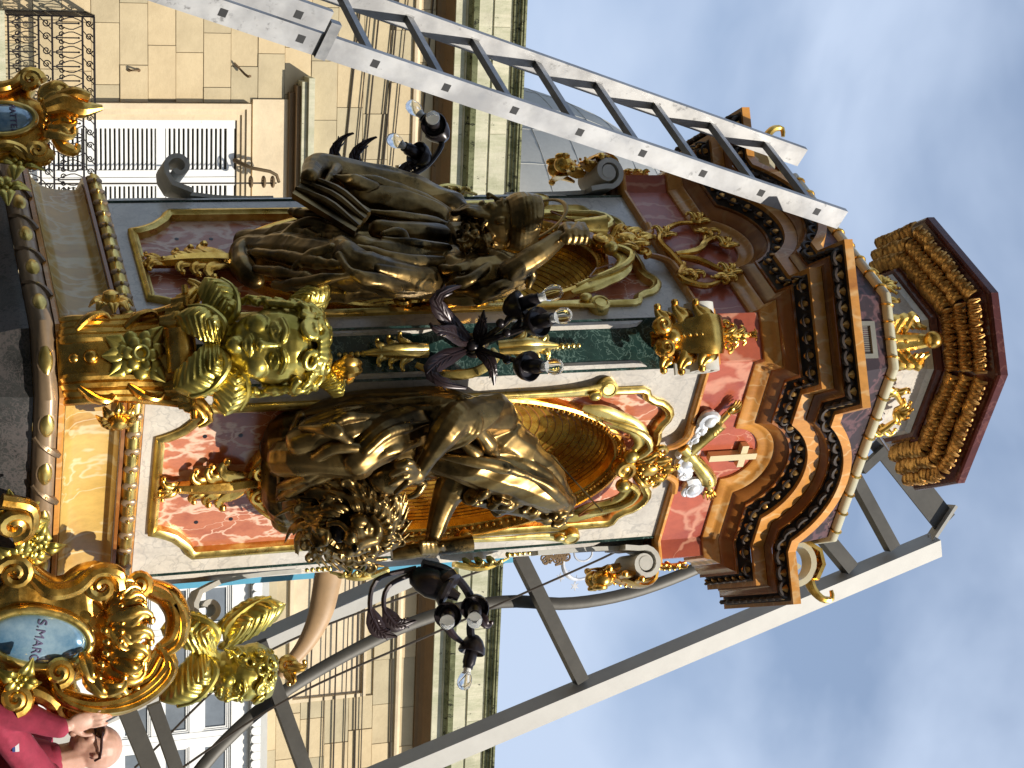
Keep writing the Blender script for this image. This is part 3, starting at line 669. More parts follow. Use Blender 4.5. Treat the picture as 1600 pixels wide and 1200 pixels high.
    for x, z in oval(1., 150, add=.004): ell(m, fp(k, x, z, .006), .0085, 6, 5)
    tag(obj('pearls', m, M['gold'], mo), kind='stuff')
# ---------------------------------------------------------------- entablature
AF, BF, HF, ZB, RA, CA = .67, .93, .105, 5.575, .161, 5.562
m = MB(); loft(m, [ring(AF, BF, HF)+Z3*z for z in (5.334, 5.80)], top=True, bot=True); obj('frieze', m, M['frieze'], ped, False)
def mould(name, prof, mt, arch=True, smooth=True):
    mm = MB(); rs = []
    for o, k in prof:
        if arch: rs.append(ring(AF+o, BF+o, HF+o, (RA+k, ZB+k, CA)))
        else: rs.append(ring(AF+o, BF+o, HF+o)+Z3*k)
    loft(mm, rs); return obj(name, mm, mt, ped, smooth)
mould('frieze_foot', [(-.03, 5.318)]+[(.0+.022*math.cos(math.radians(a)), 5.334+.016*math.sin(math.radians(a))) for a in np.linspace(-80, 80, 6)]+[(-.0, 5.352)], M['ochre'], False)
mould('ogee', [(-.01, -.012), (.012, -.01), (.02, .004), (.022, .02), (.03, .034), (.042, .044), (.046, .056)], M['ochre'])
mould('cyma', [(.046, .057), (.056, .062), (.075, .085), (.090, .108)], M['brown'])
mould('fillet', [(.090, .109), (.102, .109), (.102, .120), (.092, .121)], M['brown'])
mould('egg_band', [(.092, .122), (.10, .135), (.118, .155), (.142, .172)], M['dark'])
mould('fascia', [(.142, .173), (.165, .173), (.165, .232), (.150, .2325)], M['ochre'], smooth=False)
mould('cavetto', [(.150, .2335), (.172, .2335), (.182, .248), (.200, .256)], M['brown'])
mould('fillet', [(.2, .257), (.208, .257), (.208, .268), (.2, .2685)], M['brown'])
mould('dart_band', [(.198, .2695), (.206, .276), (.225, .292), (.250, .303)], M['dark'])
mould('top_fillet', [(.250, .304), (.268, .304), (.268, .345), (.05, .365)], M['ochre'], smooth=False)
# eggs and darts along the visible stretches
def stretch(kind, k, o, kk, pitch, rise=0.):
    A, B, hw = AF+o, BF+o, HF+o; outp = []
    if kind == 'face':
        n, t = FR[k]; r, zb = RA+kk, ZB+kk; w = math.sqrt(r*r-(zb-CA)**2); a0 = math.atan2(zb-CA, w); si = A-hw*math.sqrt(2)
        pl = [(-si, zb), (-w, zb)]+[(r*math.cos(a), CA+r*math.sin(a)) for a in np.linspace(math.pi-a0, a0, 30)]+[(w, zb), (si, zb)]
        mk = lambda s, z: n*A+t*s+Z3*z
    else:
        n, t = FR[k]; pl = [(-hw, ZB+kk), (hw, ZB+kk)]; mk = lambda s, z: n*B+t*s+Z3*z
        if kind == 'ret+' or kind == 'ret-':
            s_ = 1 if kind == 'ret+' else -1; d0 = (AF+o)*math.sqrt(2)-hw; L = B-d0; pl = [(0, ZB+kk), (L, ZB+kk)]; mk = lambda x, z: n*(d0+x)+t*s_*hw+Z3*z
    p = np.array(pl); d = np.r_[0, np.cumsum(np.linalg.norm(np.diff(p, axis=0), axis=1))]; cnt = max(1, round(d[-1]/pitch))
    for i in range(cnt):
        x = d[-1]*(i+.5)/cnt; s, z = np.interp(x, d, p[:, 0]), np.interp(x, d, p[:, 1]); s2, z2 = np.interp(min(x+.01, d[-1]), d, p[:, 0]), np.interp(min(x+.01, d[-1]), d, p[:, 1]); s1, z1 = np.interp(max(x-.01, 0), d, p[:, 0]), np.interp(max(x-.01, 0), d, p[:, 1])
        outp.append((mk(s, z), math.atan2(z2-z1, s2-s1)))
    return outp
lst = [('face', 'R', 'R'), ('face', 'L', 'L'), ('corner', 'C', 'C'), ('ret+', 'C', 'E'), ('ret-', 'C', 'W'), ('corner', 'E', 'E'), ('ret-', 'E', 'C'), ('ret+', 'W', 'C'), ('corner', 'W', 'W')]
def egg(mm):
    ell(mm, np.zeros(3), np.array([[.017, 0, 0], [0, .012, 0], [0, -.010, .02]]), 8, 6)
def eggcup(mm):
    a = np.linspace(-.5, math.pi+.5, 9); tube(mm, [np.array([.028*math.cos(q), -.004-.006*math.sin(q), -.026*math.sin(q)+.01]) for q in a], .006, 5)
def dart(mm):
    G = [[np.array([-.017, .0, .012]), np.array([0, -.008, .013]), np.array([.017, 0, .012])], [np.array([-.005, 0, -.012]), np.array([0, -.006, -.013]), np.array([.005, 0, -.012])], [np.array([-.0005, .004, -.022])]*3]; grid(mm, [[p*1.2 for p in r] for r in G])
def scal(mm):
    a = np.linspace(0, math.pi, 9); tube(mm, [np.array([.036*math.cos(q), .002, .012-.036*math.sin(q)]) for q in a], [.008, .013, .008], 6)
for kind, k, face in lst:
    small = kind.startswith('ret')
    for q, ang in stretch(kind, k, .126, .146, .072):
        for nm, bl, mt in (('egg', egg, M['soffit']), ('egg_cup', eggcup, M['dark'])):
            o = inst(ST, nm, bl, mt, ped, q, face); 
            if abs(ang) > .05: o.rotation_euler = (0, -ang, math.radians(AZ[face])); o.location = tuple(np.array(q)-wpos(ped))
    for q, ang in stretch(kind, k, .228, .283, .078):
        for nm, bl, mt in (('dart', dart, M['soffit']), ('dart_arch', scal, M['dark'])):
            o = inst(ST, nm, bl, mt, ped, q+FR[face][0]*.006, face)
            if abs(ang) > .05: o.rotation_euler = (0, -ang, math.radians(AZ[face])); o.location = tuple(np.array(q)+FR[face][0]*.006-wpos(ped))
# ---------------------------------------------------------------- attic and cap
def aprof(m, prof, **k):                    # (apothem of faces, half face width, z)
    loft(m, [oct_ring(a, h, z) for a, h, z in prof], **k)
m = MB(); aprof(m, [(.78, .50, 5.90), (.78, .515, 6.0), (.745, .515, 6.215)], top=True); obj('attic', m, M['purple'], ped, False)
m = MB(); aprof(m, [(.73, .51, 6.214)]+[(.75+.026*math.cos(math.radians(a)), .522, 6.238+.024*math.sin(math.radians(a))) for a in np.linspace(-80, 80, 7)]+[(.6, .43, 6.264)], top=True); obj('attic_torus', m, M['pale'], ped)
def band(mm): 
    a = np.linspace(-.6*math.pi, .6*math.pi, 9); tube(mm, [np.array([.0+.006*math.sin(q), -.028*math.cos(q)+.0, .027*math.sin(q)]) for q in a], .0055, 5)
for k in ('R', 'L', 'C'):
    ap = .752 if k in 'RL' else (.752+.522)/math.sqrt(2)-.002; L = .522 if k in 'RL' else (.752-.522)/math.sqrt(2); cnt = 9 if k in 'RL' else 4; n, t = FR[k]
    for i in range(cnt): inst(ST, 'torus_band', band, M['gold'], ped, n*ap+t*((i-(cnt-1)/2)*2*L/cnt)+Z3*6.238, k)
# vent grille on the corner of the attic
n, t = FR['C']; tilt = nrm(n*.9+Z3*.12); cg = n*(.885)+t*.035+Z3*6.10
m = MB(); up_ = np.cross(t, -tilt); up_ = nrm(np.cross(tilt, t))
up_ = up_ if up_[2] > 0 else -up_
for (x0, x1, y0, y1, d) in ((-.085, -.065, -.055, .055, .02), (.065, .085, -.055, .055, .02), (-.065, .065, .028, .055, .02), (-.065, .065, -.055, -.04, .02)):
    box(m, cg+t*(x0+x1)/2+up_*(y0+y1)/2+tilt*d/2, t*(x1-x0)/2, up_*(y1-y0)/2, tilt*d)
vg = obj('vent_grille', m, M['aged_zinc'], ped, False)
for i in range(13):
    m = MB(); box(m, cg+t*(-.06+.01*i)+up_*-.006+tilt*.012, t*.0022, up_*.034, tilt*.008); obj('bar', m, M['aged_zinc'], vg, False)
# drum and flaring octagonal cap
def cp(ac, hw):                             # from corner apothem and corner half width to face values
    return (ac+hw)/math.sqrt(2), (ac-hw)/math.sqrt(2)
def capprof(m, prof, **k): aprof(m, [(*cp(a, h), z) for a, h, z in prof], **k)
m = MB(); capprof(m, [(.52, .16, 6.262), (.49, .15, 6.30), (.43, .132, 6.42), (.40, .122, 6.6), (.395, .12, 6.73), (.405, .123, 6.76)], bot=True); obj('drum', m, M['white'], ped, False)
m = MB(); capprof(m, [(.405, .123, 6.762), (.425, .13, 6.765), (.435, .133, 6.79), (.43, .131, 6.794)]); obj('drum_moulding', m, M['maroon'], ped)
m = MB(); capprof(m, [(.43, .131, 6.796), (.48, .146, 6.82), (.53, .16, 6.85), (.58, .175, 6.885), (.62, .187, 6.915), (.652, .195, 6.938)]); obj('cap_soffit', m, M['maroon'], ped)
m = MB(); capprof(m, [(.652, .195, 6.939), (.668, .199, 6.942), (.678, .201, 6.952), (.678, .201, 6.992), (.66, .196, 7.0)], top=True); obj('cap_edge', m, M['maroon'], ped, False)
# ---------------------------------------------------------------- gilt carving on the pedestal
def curl(m, C, a, b, r, th, turns=1.4, ph=0., out=None):
    t_ = np.linspace(0, turns*2*np.pi, 14); q = r*(1-.7*t_/t_[-1]); o = np.zeros(3) if out is None else out
    tube(m, [C+a*x*math.cos(ph+y)+b*x*math.sin(ph+y)+o*(y/t_[-1]) for x, y in zip(q, t_)], np.linspace(th, th*.6, 14), 6)
def blade(m, path, nor, wid, thick, n=10, groove=.35, nv=7):
    """carved leaf: swept along path, wid half-widths, bulging towards nor with a grooved middle"""
    p = smooth_path(path, n); w = np.interp(np.linspace(0, 1, n), np.linspace(0, 1, len(wid)), wid); T = np.gradient(p, axis=0); T /= np.linalg.norm(T, axis=1)[:, None]+1e-12
    vs = np.linspace(-1, 1, nv); G = []
    nor = np.asarray(nor, float); nor = np.tile(nor, (n, 1)) if nor.ndim == 1 else smooth_path(nor, n)
    for i in range(n):
        b = nrm(np.cross(T[i], nor[i])); c = nrm(np.cross(b, T[i])); th = thick*min(1, w[i]/max(wid)*1.2)
        top = [p[i]+b*w[i]*v+c*th*((1-v*v)**.6-groove*math.exp(-(v/.28)**2)+.25*abs(v)) for v in vs]; bot = [p[i]+b*w[i]*v*.9-c*th*.35 for v in vs[::-1]]
        G.append(top+bot+[top[0]])
    grid(m, G)
    k = len(G[0]); V = m.n
    m.add(np.array(G[0][:-1]), [list(range(k-1))[::-1]]); m.add(np.array(G[-1][:-1]), [list(range(k-1))])
def curlpts(W, s, z, d, ang, L, bend, rise=.03, curl=.9, side=1, n=7):
    """points of a frond that leaves at angle ang, bends and curls over at the tip"""
    pts = []; a = ang; x, y = s, z; step = L/(n-1)
    for i in range(n):
        t = i/(n-1); pts.append(W(x, y, d+rise*math.sin(math.pi*min(1, t*1.15)*.75)))
        a += side*(bend/(n-1) + (curl if t > .62 else 0)); x += step*math.cos(a)*(1-.35*t); y += step*math.sin(a)*(1-.35*t)
    return pts
def frond(m, W, nor, s, z, d, ang, L, bend, w, th=.012, side=1, curl=.75, rise=.03):
    pts = curlpts(W, s, z, d, ang, L, bend, rise, curl, side); blade(m, pts, nor, [w*.55, w, w*1.05, w*.8, w*.55, w*.3], th, 11)
    ell(m, pts[-1], w*.42, 7, 5)
def palmette(m, W, nor, s, z, d, ang, L, w, pairs=3, pearls=7):
    """acanthus spray: pearl-set rib with curling fronds either side, ending in a three-lobed tip"""
    c, sn = math.cos(ang), math.sin(ang)
    stube(m, [W(s+c*L*t, z+sn*L*t, d+.02+.012*math.sin(math.pi*t)) for t in (0, .3, .65, 1)], [w*.13, w*.15, w*.12, w*.08], 8, seg=7)
    for i in range(pearls): 
        t = (i+.6)/pearls; ell(m, W(s+c*L*t, z+sn*L*t, d+.036+.012*math.sin(math.pi*t)), w*.05+.002, 7, 5)
    for i in range(pairs):
        t = .04+.62*i/pairs; q = 1-.12*i
        for sd in (-1, 1): frond(m, W, nor, s+c*L*t, z+sn*L*t, d+.008, ang+sd*.28, L*(.62-.04*i)*q, sd*.35*0+.55, w*.17*q, .014, sd, .7)
    for sd in (-.35, 0, .35): frond(m, W, nor, s+c*L*.8, z+sn*L*.8, d+.012, ang+sd, L*.30, .2, w*.10, .012, 1 if sd >= 0 else -1, .5)
def snail(m, W, s, z, d, r, a0, turns=1.6, sg=1, tr=.35, n=22):
    a = np.linspace(0, turns*2*np.pi, n); q = r*(1-.8*a/a[-1]); tube(m, [W(s+x*math.cos(a0+sg*t), z+x*math.sin(a0+sg*t), d+.012*t/a[-1]) for x, t in zip(q, a)], np.linspace(r*tr, r*tr*.6, n), 7)
S = lambda u, h, d=0.: SZ('R', u, h, d)
for k in ('R', 'L'):
    n, t = FR[k]; W = lambda s, z, d=0., k=k: fp(k, s, z, d)
    # spray under the niche
    m = MB(); palmette(m, W, n, 0, 3.35, -.01, -math.pi/2, .40, .26, 3, 8); obj('acanthus_spray', m, M['gold'], ped)
    # pair of volutes where the oval meets the spray
    for sg in (-1, 1):
        m = MB(); snail(m, W, sg*.07, 3.37, .03, .045, math.pi/2, 1.5, sg, .33); stube(m, [W(sg*.075, 3.335, .03), W(sg*.16, 3.42, .03), W(sg*.25, 3.56, .03), W(sg*.31, 3.70, .03)], [.014, .017, .015, .008], 12, seg=7); obj('volute', m, M['gold'], ped)
        # leafed side brackets of the oval
        m = MB(); blade(m, [W(sg*.40, 3.98, .03), W(sg*.425, 4.10, .05), W(sg*.405, 4.20, .05), W(sg*.395, 4.28, .035)], n, [.012, .03, .034, .02], .016); snail(m, W, sg*.375, 3.965, .05, .035, math.pi/2, 1.3, -sg, .4)
        for q in range(3): frond(m, W, n, sg*.40, 4.04+.05*q, .04, math.pi/2+sg*.9, .09, .5, .014, .01, -sg)
        ell(m, W(sg*.36, 4.335, .05), (.03, .03, .036), 10, 8); ell(m, W(sg*.40, 4.30, .05), (.022, .022, .03), 10, 8); obj('side_leaf', m, M['gold'], ped)
        # long bar rising to a rolled end
        m = MB(); blade(m, [W(sg*.408, 4.30, .03), W(sg*.412, 4.50, .035), W(sg*.414, 4.66, .035), W(sg*.425, 4.80, .035), W(sg*.44, 4.86, .035)], n, [.012, .014, .015, .02, .034], .013, 14, .3)
        lathe(m, W(sg*.425, 4.865, .0), n+t*sg*.2, [(.044, -.02), (.046, .03), (.042, .05), (.03, .055), (.026, .05), (.012, .05)], 18); ell(m, W(sg*.41, 4.80, .06), (.02, .02, .03)); obj('side_bar', m, M['gold2'], ped)
        # hood bracket over the oval, panelled, curling at its upper end
        m = MB(); pp = [W(sg*.325, 4.77, .025), W(sg*.30, 4.86, .035), W(sg*.265, 4.93, .045), W(sg*.24, 5.0, .055), W(sg*.19, 5.06, .065), W(sg*.13, 5.075, .07), W(sg*.09, 5.045, .075)]
        blade(m, pp, n, [.012, .036, .048, .046, .042, .036, .026], .02, 18, .12)
        stube(m, [W(sg*.29, 4.80, .04), W(sg*.215, 5.05, .09), W(sg*.13, 5.11, .10), W(sg*.08, 5.06, .10)], [.007, .014, .017, .015], 14, seg=8)
        ell(m, W(sg*.085, 5.03, .095), (.034, .034, .036), 12, 8); obj('hood_bracket', m, M['gold2'], ped)
        m = MB()
        for (a, b) in (((.275, 4.86), (.205, 4.92)), ((.205, 4.92), (.175, 5.01)), ((.175, 5.01), (.225, 5.0)), ((.225, 5.0), (.275, 4.86))): stube(m, [W(sg*a[0], a[1], .068), W(sg*b[0], b[1], .072)], .004, 3, seg=5)
        obj('hood_panel', m, M['brown'], ped)
    # crest over the niche: shell, pearls and curls
    m = MB(); snail(m, W, 0, 5.02, .08, .05, 0, 1.5, 1, .42); ell(m, W(0, 5.02, .06), (.045, .045, .05), 12, 8)
    for sg in (-1, 1):
        frond(m, W, n, sg*.02, 5.08, .06, math.pi/2-sg*1.0, .16, .5, .026, .018, sg, .8, .04); frond(m, W, n, sg*.02, 5.12, .06, math.pi/2-sg*.55, .17, .5, .026, .018, sg, .8, .04); snail(m, W, sg*.085, 5.19, .07, .035, 0, 1.4, sg, .42); ell(m, W(sg*.05, 5.13, .09), .022, 9, 7)
    ell(m, W(0, 5.14, .07), (.05, .05, .07), 14, 10); frond(m, W, n, 0, 5.18, .07, math.pi/2, .12, .0, .03, .02, 1, .2, .03)
    for i in range(9):
        a = math.pi*2*i/9; ell(m, W(.035*math.cos(a), 5.14+.05*math.sin(a), .108), .0085, 7, 5)
    for i in range(4): ell(m, W(0, 5.21+.022*i, .10), .009, 7, 5)
    obj('crest', m, M['gold'], ped)
    # drops of moulding on either side of the crest, tying it to the frieze
    for sg in (-1, 1):
        m = MB(); stube(m, [W(sg*.20, 5.335, .035), W(sg*.13, 5.32, .04), W(sg*.09, 5.27, .045), W(sg*.08, 5.22, .05)], [.016, .018, .016, .012], 10, seg=7); obj('crest_tie', m, M['ochre'], ped)
    # screw holes in the red panel
    for q in ((-.235, 3.12), (-.23, 3.27), (.235, 3.12), (.23, 3.27)):
        m = MB(); lathe(m, W(q[0], q[1], -.024), n, [(.0095, 0), (.0095, .0035), (.0, .0036)], 10); obj('screw', m, M['iron'], ped)
# emblem on the sunlit frieze: cross, silver clouds, two crossed forearms
n, t = FR['R']; FZ = .012; W = lambda s, z, d=0.: fp('R', s, z, d+FZ)
emb = bpy.data.objects.new('emblem', None); COLL.objects.link(emb); put(emb, W(0, 5.5), ped)
m = MB(); fbox(m, 'R', -.017, .017, 5.46, 5.70, .016, .05); obj('cross_upright', m, M['cream'], emb, False)
m = MB(); fbox(m, 'R', -.062, .062, 5.615, 5.648, .013, .047); obj('cross_bar', m, M['cream'], emb, False)
m = MB()
for i, (u, h, r) in enumerate([(658, 1110, .05), (673, 1098, .042), (688, 1088, .042), (704, 1077, .05), (722, 1074, .052), (741, 1072, .038), (764, 1082, .05)]):
    s, z = S(u, h, .05); a0 = i*1.7
    snail(m, W, s, z, .03, r, a0, 1.7, 1 if i % 2 else -1, .42); ell(m, W(s, z, .02), (r*.9, r*.9, r*.9), 12, 8); snail(m, W, s+.01, z-.02, .035, r*.55, a0+2, 1.3, -1, .45)
obj('cloud', m, M['silver'], emb)
for (a, b, c, sg) in (((1068, 718), (1112, 676), (1152, 636), 1), ((1068, 700), (1105, 745), (1112, 775), -1)):
    m = MB(); pa, pb, pc = (W(*S(q[1], q[0], .06), .035) for q in (a, b, c)); stube(m, [pa, pb, pb+(pc-pb)*.35], [.03, .034, .042], 10, seg=12); stube(m, [pb, pb+(pc-pb)*.7], [.02, .016], 6, seg=10)
    for q in (.1, .2, .3): stube(m, [pb+(pc-pb)*q+t*.03, pb+(pc-pb)*(q-.05)+n*.034, pb+(pc-pb)*(q+.03)-t*.03], [.007, .01, .007], 8, seg=6)
    obj('sleeve', m, M['gold2'], emb)
    m = MB(); hd = nrm(pc-pb); sd = nrm(np.cross(hd, n)); pw = pb+(pc-pb)*.7; ell(m, pw+hd*.018, np.array([hd*.026, sd*.02, n*.012]), 10, 7)
    for i, L in enumerate((.04, .048, .046, .036)): x = (i-1.5)*.011; chain(m, [pw+hd*.03+sd*x, pw+hd*(.03+L*.6)+sd*x*1.2+n*.006, pw+hd*(.03+L)+sd*x*1.25], [.0062, .0058, .0045], 5, 6)
    chain(m, [pw+hd*.01+sd*.02, pw+hd*.028+sd*.034, pw+hd*.045+sd*.036], [.0068, .006, .005], 5, 6); obj('hand', m, M['gold'], emb)
# foliate scrolls on the shaded frieze
W = lambda s, z, d=0.: fp('L', s, z, d+FZ); n, t = FR['L']; SL = lambda u, h: SZ('L', u, h, .03)
m = MB()
for i, pts in enumerate(([(430, 1075), (402, 1050), (380, 1030), (362, 1040), (352, 1062), (352, 1085)], [(400, 1055), (396, 1085), (385, 1100), (368, 1100)], [(405, 1060), (410, 1090), (425, 1125), (428, 1140)], [(415, 1068), (436, 1062), (446, 1080), (450, 1105), (440, 1130)], [(396, 1090), (380, 1105), (376, 1125), (388, 1135)])):
    q = [W(*SL(u, h), .03) for u, h in pts]; stube(m, q, [.012, .018, .016, .009], 16, seg=8)
for (u, h, r, sg) in ((350, 1088, .035, 1), (366, 1102, .03, -1), (430, 1138, .03, 1), (438, 1128, .034, -1), (388, 1132, .03, 1), (432, 1078, .035, -1), (372, 1035, .03, 1)):
    s, z = SL(u, h); snail(m, W, s, z, .03, r, 1., 1.4, sg, .42); 
    for q in (0, 1.2, 2.4): frond(m, W, n, s, z, .02, q+sg, .09, .5, .018, .012, sg)
obj('frieze_scroll', m, M['gold'], ped)
# corner consoles with volutes, their gilt leaves, the leaf on the frieze block
def strip(m, k, path, w, th):
    """flat band following a path in (radius, height) in the plane of corner k, w wide"""
    n, t = FR[k]; p = np.array(path); T = np.gradient(p, axis=0); T /= np.linalg.norm(T, axis=1)[:, None]; nn = np.c_[-T[:, 1], T[:, 0]]
    A_, B_ = p+nn*th/2, p-nn*th/2; G = []
    for x in (-w, w): G.append(([n*q[0]+Z3*q[1]+t*x for q in A_], [n*q[0]+Z3*q[1]+t*x for q in B_]))
    (a0, b0), (a1, b1) = G; N_ = len(p); V = a0+b0+a1+b1; F = []
    for i in range(N_-1): F += [[i, i+1, 2*N_+i+1, 2*N_+i], [N_+i, 3*N_+i, 3*N_+i+1, N_+i+1], [i, N_+i, N_+i+1, i+1], [2*N_+i, 2*N_+i+1, 3*N_+i+1, 3*N_+i]]
    F += [[0, 2*N_, 3*N_, N_], [N_-1, 2*N_-1, 4*N_-1, 3*N_-1]]; m.add(V, F)
def spir(c, r0, r1, a0, a1, n=22): return [(c[0]+r*math.cos(a), c[1]+r*math.sin(a)) for r, a in zip(np.linspace(r0, r1, n), np.linspace(a0, a1, n))]
for k in ('C', 'E', 'W'):
    n, t = FR[k]; W = lambda s, z, d=0., k=k: fp(k, s, z, d)
    up = [(.855, 4.75), (.855, 4.9), (.857, 5.05), (.862, 5.16), (.872, 5.23)]+spir((.945, 5.255), .075, .024, math.pi*.93, -math.pi*1.55)
    m = MB(); strip(m, k, up[3:], .15 if k == 'C' else .13, .024); (strip(m, k, up[:5], .05, .02) if k != 'C' else None)
    co = obj('console', m, M['console'], ped, True)
    m = MB(); lathe(m, n*.945+Z3*5.255-t*(.152 if k == 'C' else .132), t, [(.034, 0), (.034, .304 if k == 'C' else .264)], 16); obj('volute_eye', m, M['console'], co)
    lo = [(.852, 3.62), (.852, 3.5), (.858, 3.36), (.875, 3.24), (.91, 3.155), (.96, 3.13)]+spir((.985, 3.185), .058, .02, -math.pi*.42, math.pi*1.35)
    m = MB(); strip(m, k, lo[3:], .11, .022); (strip(m, k, lo[:5], .045, .018) if k != 'C' else None); obj('console', m, M['console'], ped, True)
    # gilt leaf over the upper volute
    m = MB()
    blade(m, [W(0, 5.335, .085), W(0, 5.33, .16), W(0, 5.27, .195), W(0, 5.18, .16), W(0, 5.08, .10), W(0, 5.02, .10)], [n+Z3, n+Z3*.5, n, n-Z3*.3, n, n], [.07, .085, .09, .075, .05, .03], .016, 16, .0)
    for i in range(11): ell(m, W(0, 5.33-.027*i, .17+.045*math.sin(i/10*2.4)-.075*(i/10)**2), .0075, 7, 5)
    for sg in (-1, 1):
        for j, (z0, L) in enumerate(((5.30, .16), (5.22, .17), (5.14, .15))):
            frond(m, W, n, sg*.045, z0, .145-.03*j, -math.pi/2+sg*.60, L, .25, .042, .016, sg, .4, .03)
        for q in range(3): ell(m, W(sg*.055, 5.27-.02*q, .19), .006, 6, 5)
        ell(m, W(sg*.045, 5.06, .15), (.045, .045, .048), 12, 9); snail(m, W, sg*.05, 5.05, .185, .034, 0, 1.4, sg, .42)
    ell(m, W(0, 5.10, .15), (.04, .04, .045), 10, 8)
    obj('console_leaf', m, M['gold'], ped)
    m = MB(); W2 = lambda s, z, d=0., k=k: fp(k, s, z, d+.085)
    palmette(m, W2, n, 0, 5.36, .0, math.pi/2, .16, .11, 2, 6); 
    for sg in (-1, 1): snail(m, W2, sg*.05, 5.385, .02, .024, 0, 1.3, sg, .42)
    obj('frieze_leaf', m, M['gold'], ped)
    # pendant of leaves and pearls down the green panel
    for sg, z0 in ((1, 4.40), (-1, 3.98)):
        m = MB()
        for q in range(3):
            for sd in (-1, 1): frond(m, W, n, 0, z0+sg*.06*q, .0, math.pi/2*sg+sd*.5*sg, .13-.02*q, .35, .022, .014, sd*sg, .5, .04)
        blade(m, [W(0, z0-sg*.05, .02), W(0, z0+sg*.08, .05), W(0, z0+sg*.22, .015)], n, [.03, .035, .01], .02)
        for q in range(5): ell(m, W(0, z0+sg*(.22+.026*q), .0), .015-.0012*q, 8, 6)
        obj('pendant', m, M['gold2'], ped)
    if k != 'C': continue
    # scrolled gilt bracket that stands on the base and carries the cherub
    br = [(.90, 2.50), (.99, 2.515), (1.03, 2.57), (1.035, 2.66), (1.025, 2.76), (1.02, 2.85), (1.035, 2.93), (1.075, 2.985), (1.125, 2.99)]+spir((1.125, 2.945), .045, .02, math.pi/2, -math.pi*1.2, 14)
    m = MB(); strip(m, k, br, .085, .045)
    for sg in (-1, 1):
        for off in (.10, .125):
            pr = [n*(r_-.01+(off-.10)*-.8)+Z3*z_+t*sg*off for r_, z_ in br[:11]]; stube(m, pr, [.016, .026, .024, .02, .03, .02], 24, seg=8)
        for q in range(4):
            i = 2+2*q; r_, z_ = br[min(i, 8)]; a = n*r_+Z3*z_+t*sg*.115; stube(m, [a, a+t*sg*.045+Z3*.05+n*.01, a+t*sg*.06+Z3*.11+n*.0, a+t*sg*.035+Z3*.135], [.022, .03, .022, .008], 8, seg=8, flat=.6)
    for sg in (-1, 1):
        for j, off in enumerate((.075, .10, .13, .155)):
            pr = [n*(r_+.012-(off-.07)*.55)+Z3*z_+t*sg*(off+.10*max(0, (i-4)/6)**1.5*(.4+j*.35)) for i, (r_, z_) in enumerate(br[:10])]; stube(m, pr, [.010, .022, .019, .024, .018, .012], 26, seg=8)
        for j in range(3):
            e = n*1.06+Z3*(2.94+.025*j)+t*sg*(.13+.035*j); curl(m, e, t*sg, Z3, .04, .014, 1.3, 1.+j, n*.02)
            blade(m, [e-Z3*.05, e+n*.03+Z3*.01, e+t*sg*.06+Z3*.06, e+t*sg*.09+Z3*.02], n, [.02, .035, .03, .01], .016, 10)
    for (z_, r_, q) in ((2.555, 1.035, .022), (2.615, 1.06, .030)): ell(m, n*(r_+.0)+Z3*z_, (q, q, q), 12, 9)
    obj('bracket', m, M['gold'], ped)
    # rose and leaves on the bracket
    m = MB(); c = n*1.075+Z3*2.80
    for j, (r_, cnt, w, dz) in enumerate(((.068, 7, .034, .0), (.045, 6, .028, .018))):
        for i in range(cnt):
            a = 2*math.pi*i/cnt+j*.4; q = c+t*r_*math.cos(a)+Z3*r_*math.sin(a)+n*dz; ell(m, q, np.array([(t*math.cos(a)+Z3*math.sin(a))*w, (-t*math.sin(a)+Z3*math.cos(a))*w*.95, n*.014]), 9, 6)
    a_ = np.linspace(0, 2*np.pi, 17); tube(m, [c+n*.04+t*.027*math.cos(x)+Z3*.027*math.sin(x) for x in a_], .0085, 7, cap=False); lathe(m, c+n*.005, n, [(.02, 0), (.03, .03), (.026, .034), (.014, .012), (.0, .01)], 14)
    for ang in (-2.1, -1.57, -1.0, 2.4, .7): blade(m, [c+n*.0+(t*math.cos(ang)+Z3*math.sin(ang))*x for x in (.05, .10, .145)], n+t*.1, [.012, .036, .004], .012, 9, .5)
    obj('rose', m, M['cherub'], ped)
    # flat side blossoms with a mirror boss
    for sg in (-1, 1):
        m = MB(); c = n*.95+t*sg*.225+Z3*2.72; ax = nrm(t*sg+n*.5); e1 = nrm(np.cross(ax, Z3)); 
        for i in range(8):
            a = 2*math.pi*i/8; u_ = e1*math.cos(a)+Z3*math.sin(a); blade(m, [c+u_*.02, c+u_*.06+ax*.014, c+u_*.085-ax*.012], ax, [.012, .028, .006], .01, 8, .4)
        lathe(m, c, ax, [(.034, 0), (.036, .02), (.03, .045), (.015, .054), (.0, .056)], 16); obj('side_blossom', m, M['gold'], ped)
# volutes of the attic corners: pale scroll rolls with gilt backs
for k in ('C', 'E', 'W'):
    n, t = FR[k]; 
    if k == 'C': continue
    c = n*.90+Z3*6.12; m = MB(); strip(m, k, [(.92, 5.93), (1.0, 5.95)]+spir((.985, 6.085), .135, .03, -math.pi*.35, math.pi*2.2, 34), .05, .03); av = obj('attic_volute', m, M['pale'], ped)
    m = MB(); strip(m, k, [(.86, 6.02), (.90, 6.15), (.95, 6.225), (1.02, 6.235), (1.09, 6.19)], .06, .02)
    for i in range(6): ell(m, n*(.88+.04*i)+Z3*(6.13+.09*math.sin(i/5*2.4)), .02, 8, 6)
    stube(m, [n*1.08+Z3*6.17, n*1.14+Z3*6.19, n*1.19+Z3*6.24, n*1.19+Z3*6.29, n*1.15+Z3*6.29], [.03, .024, .02, .016, .01], 12, seg=8); obj('gilt_back', m, M['gold'], av)
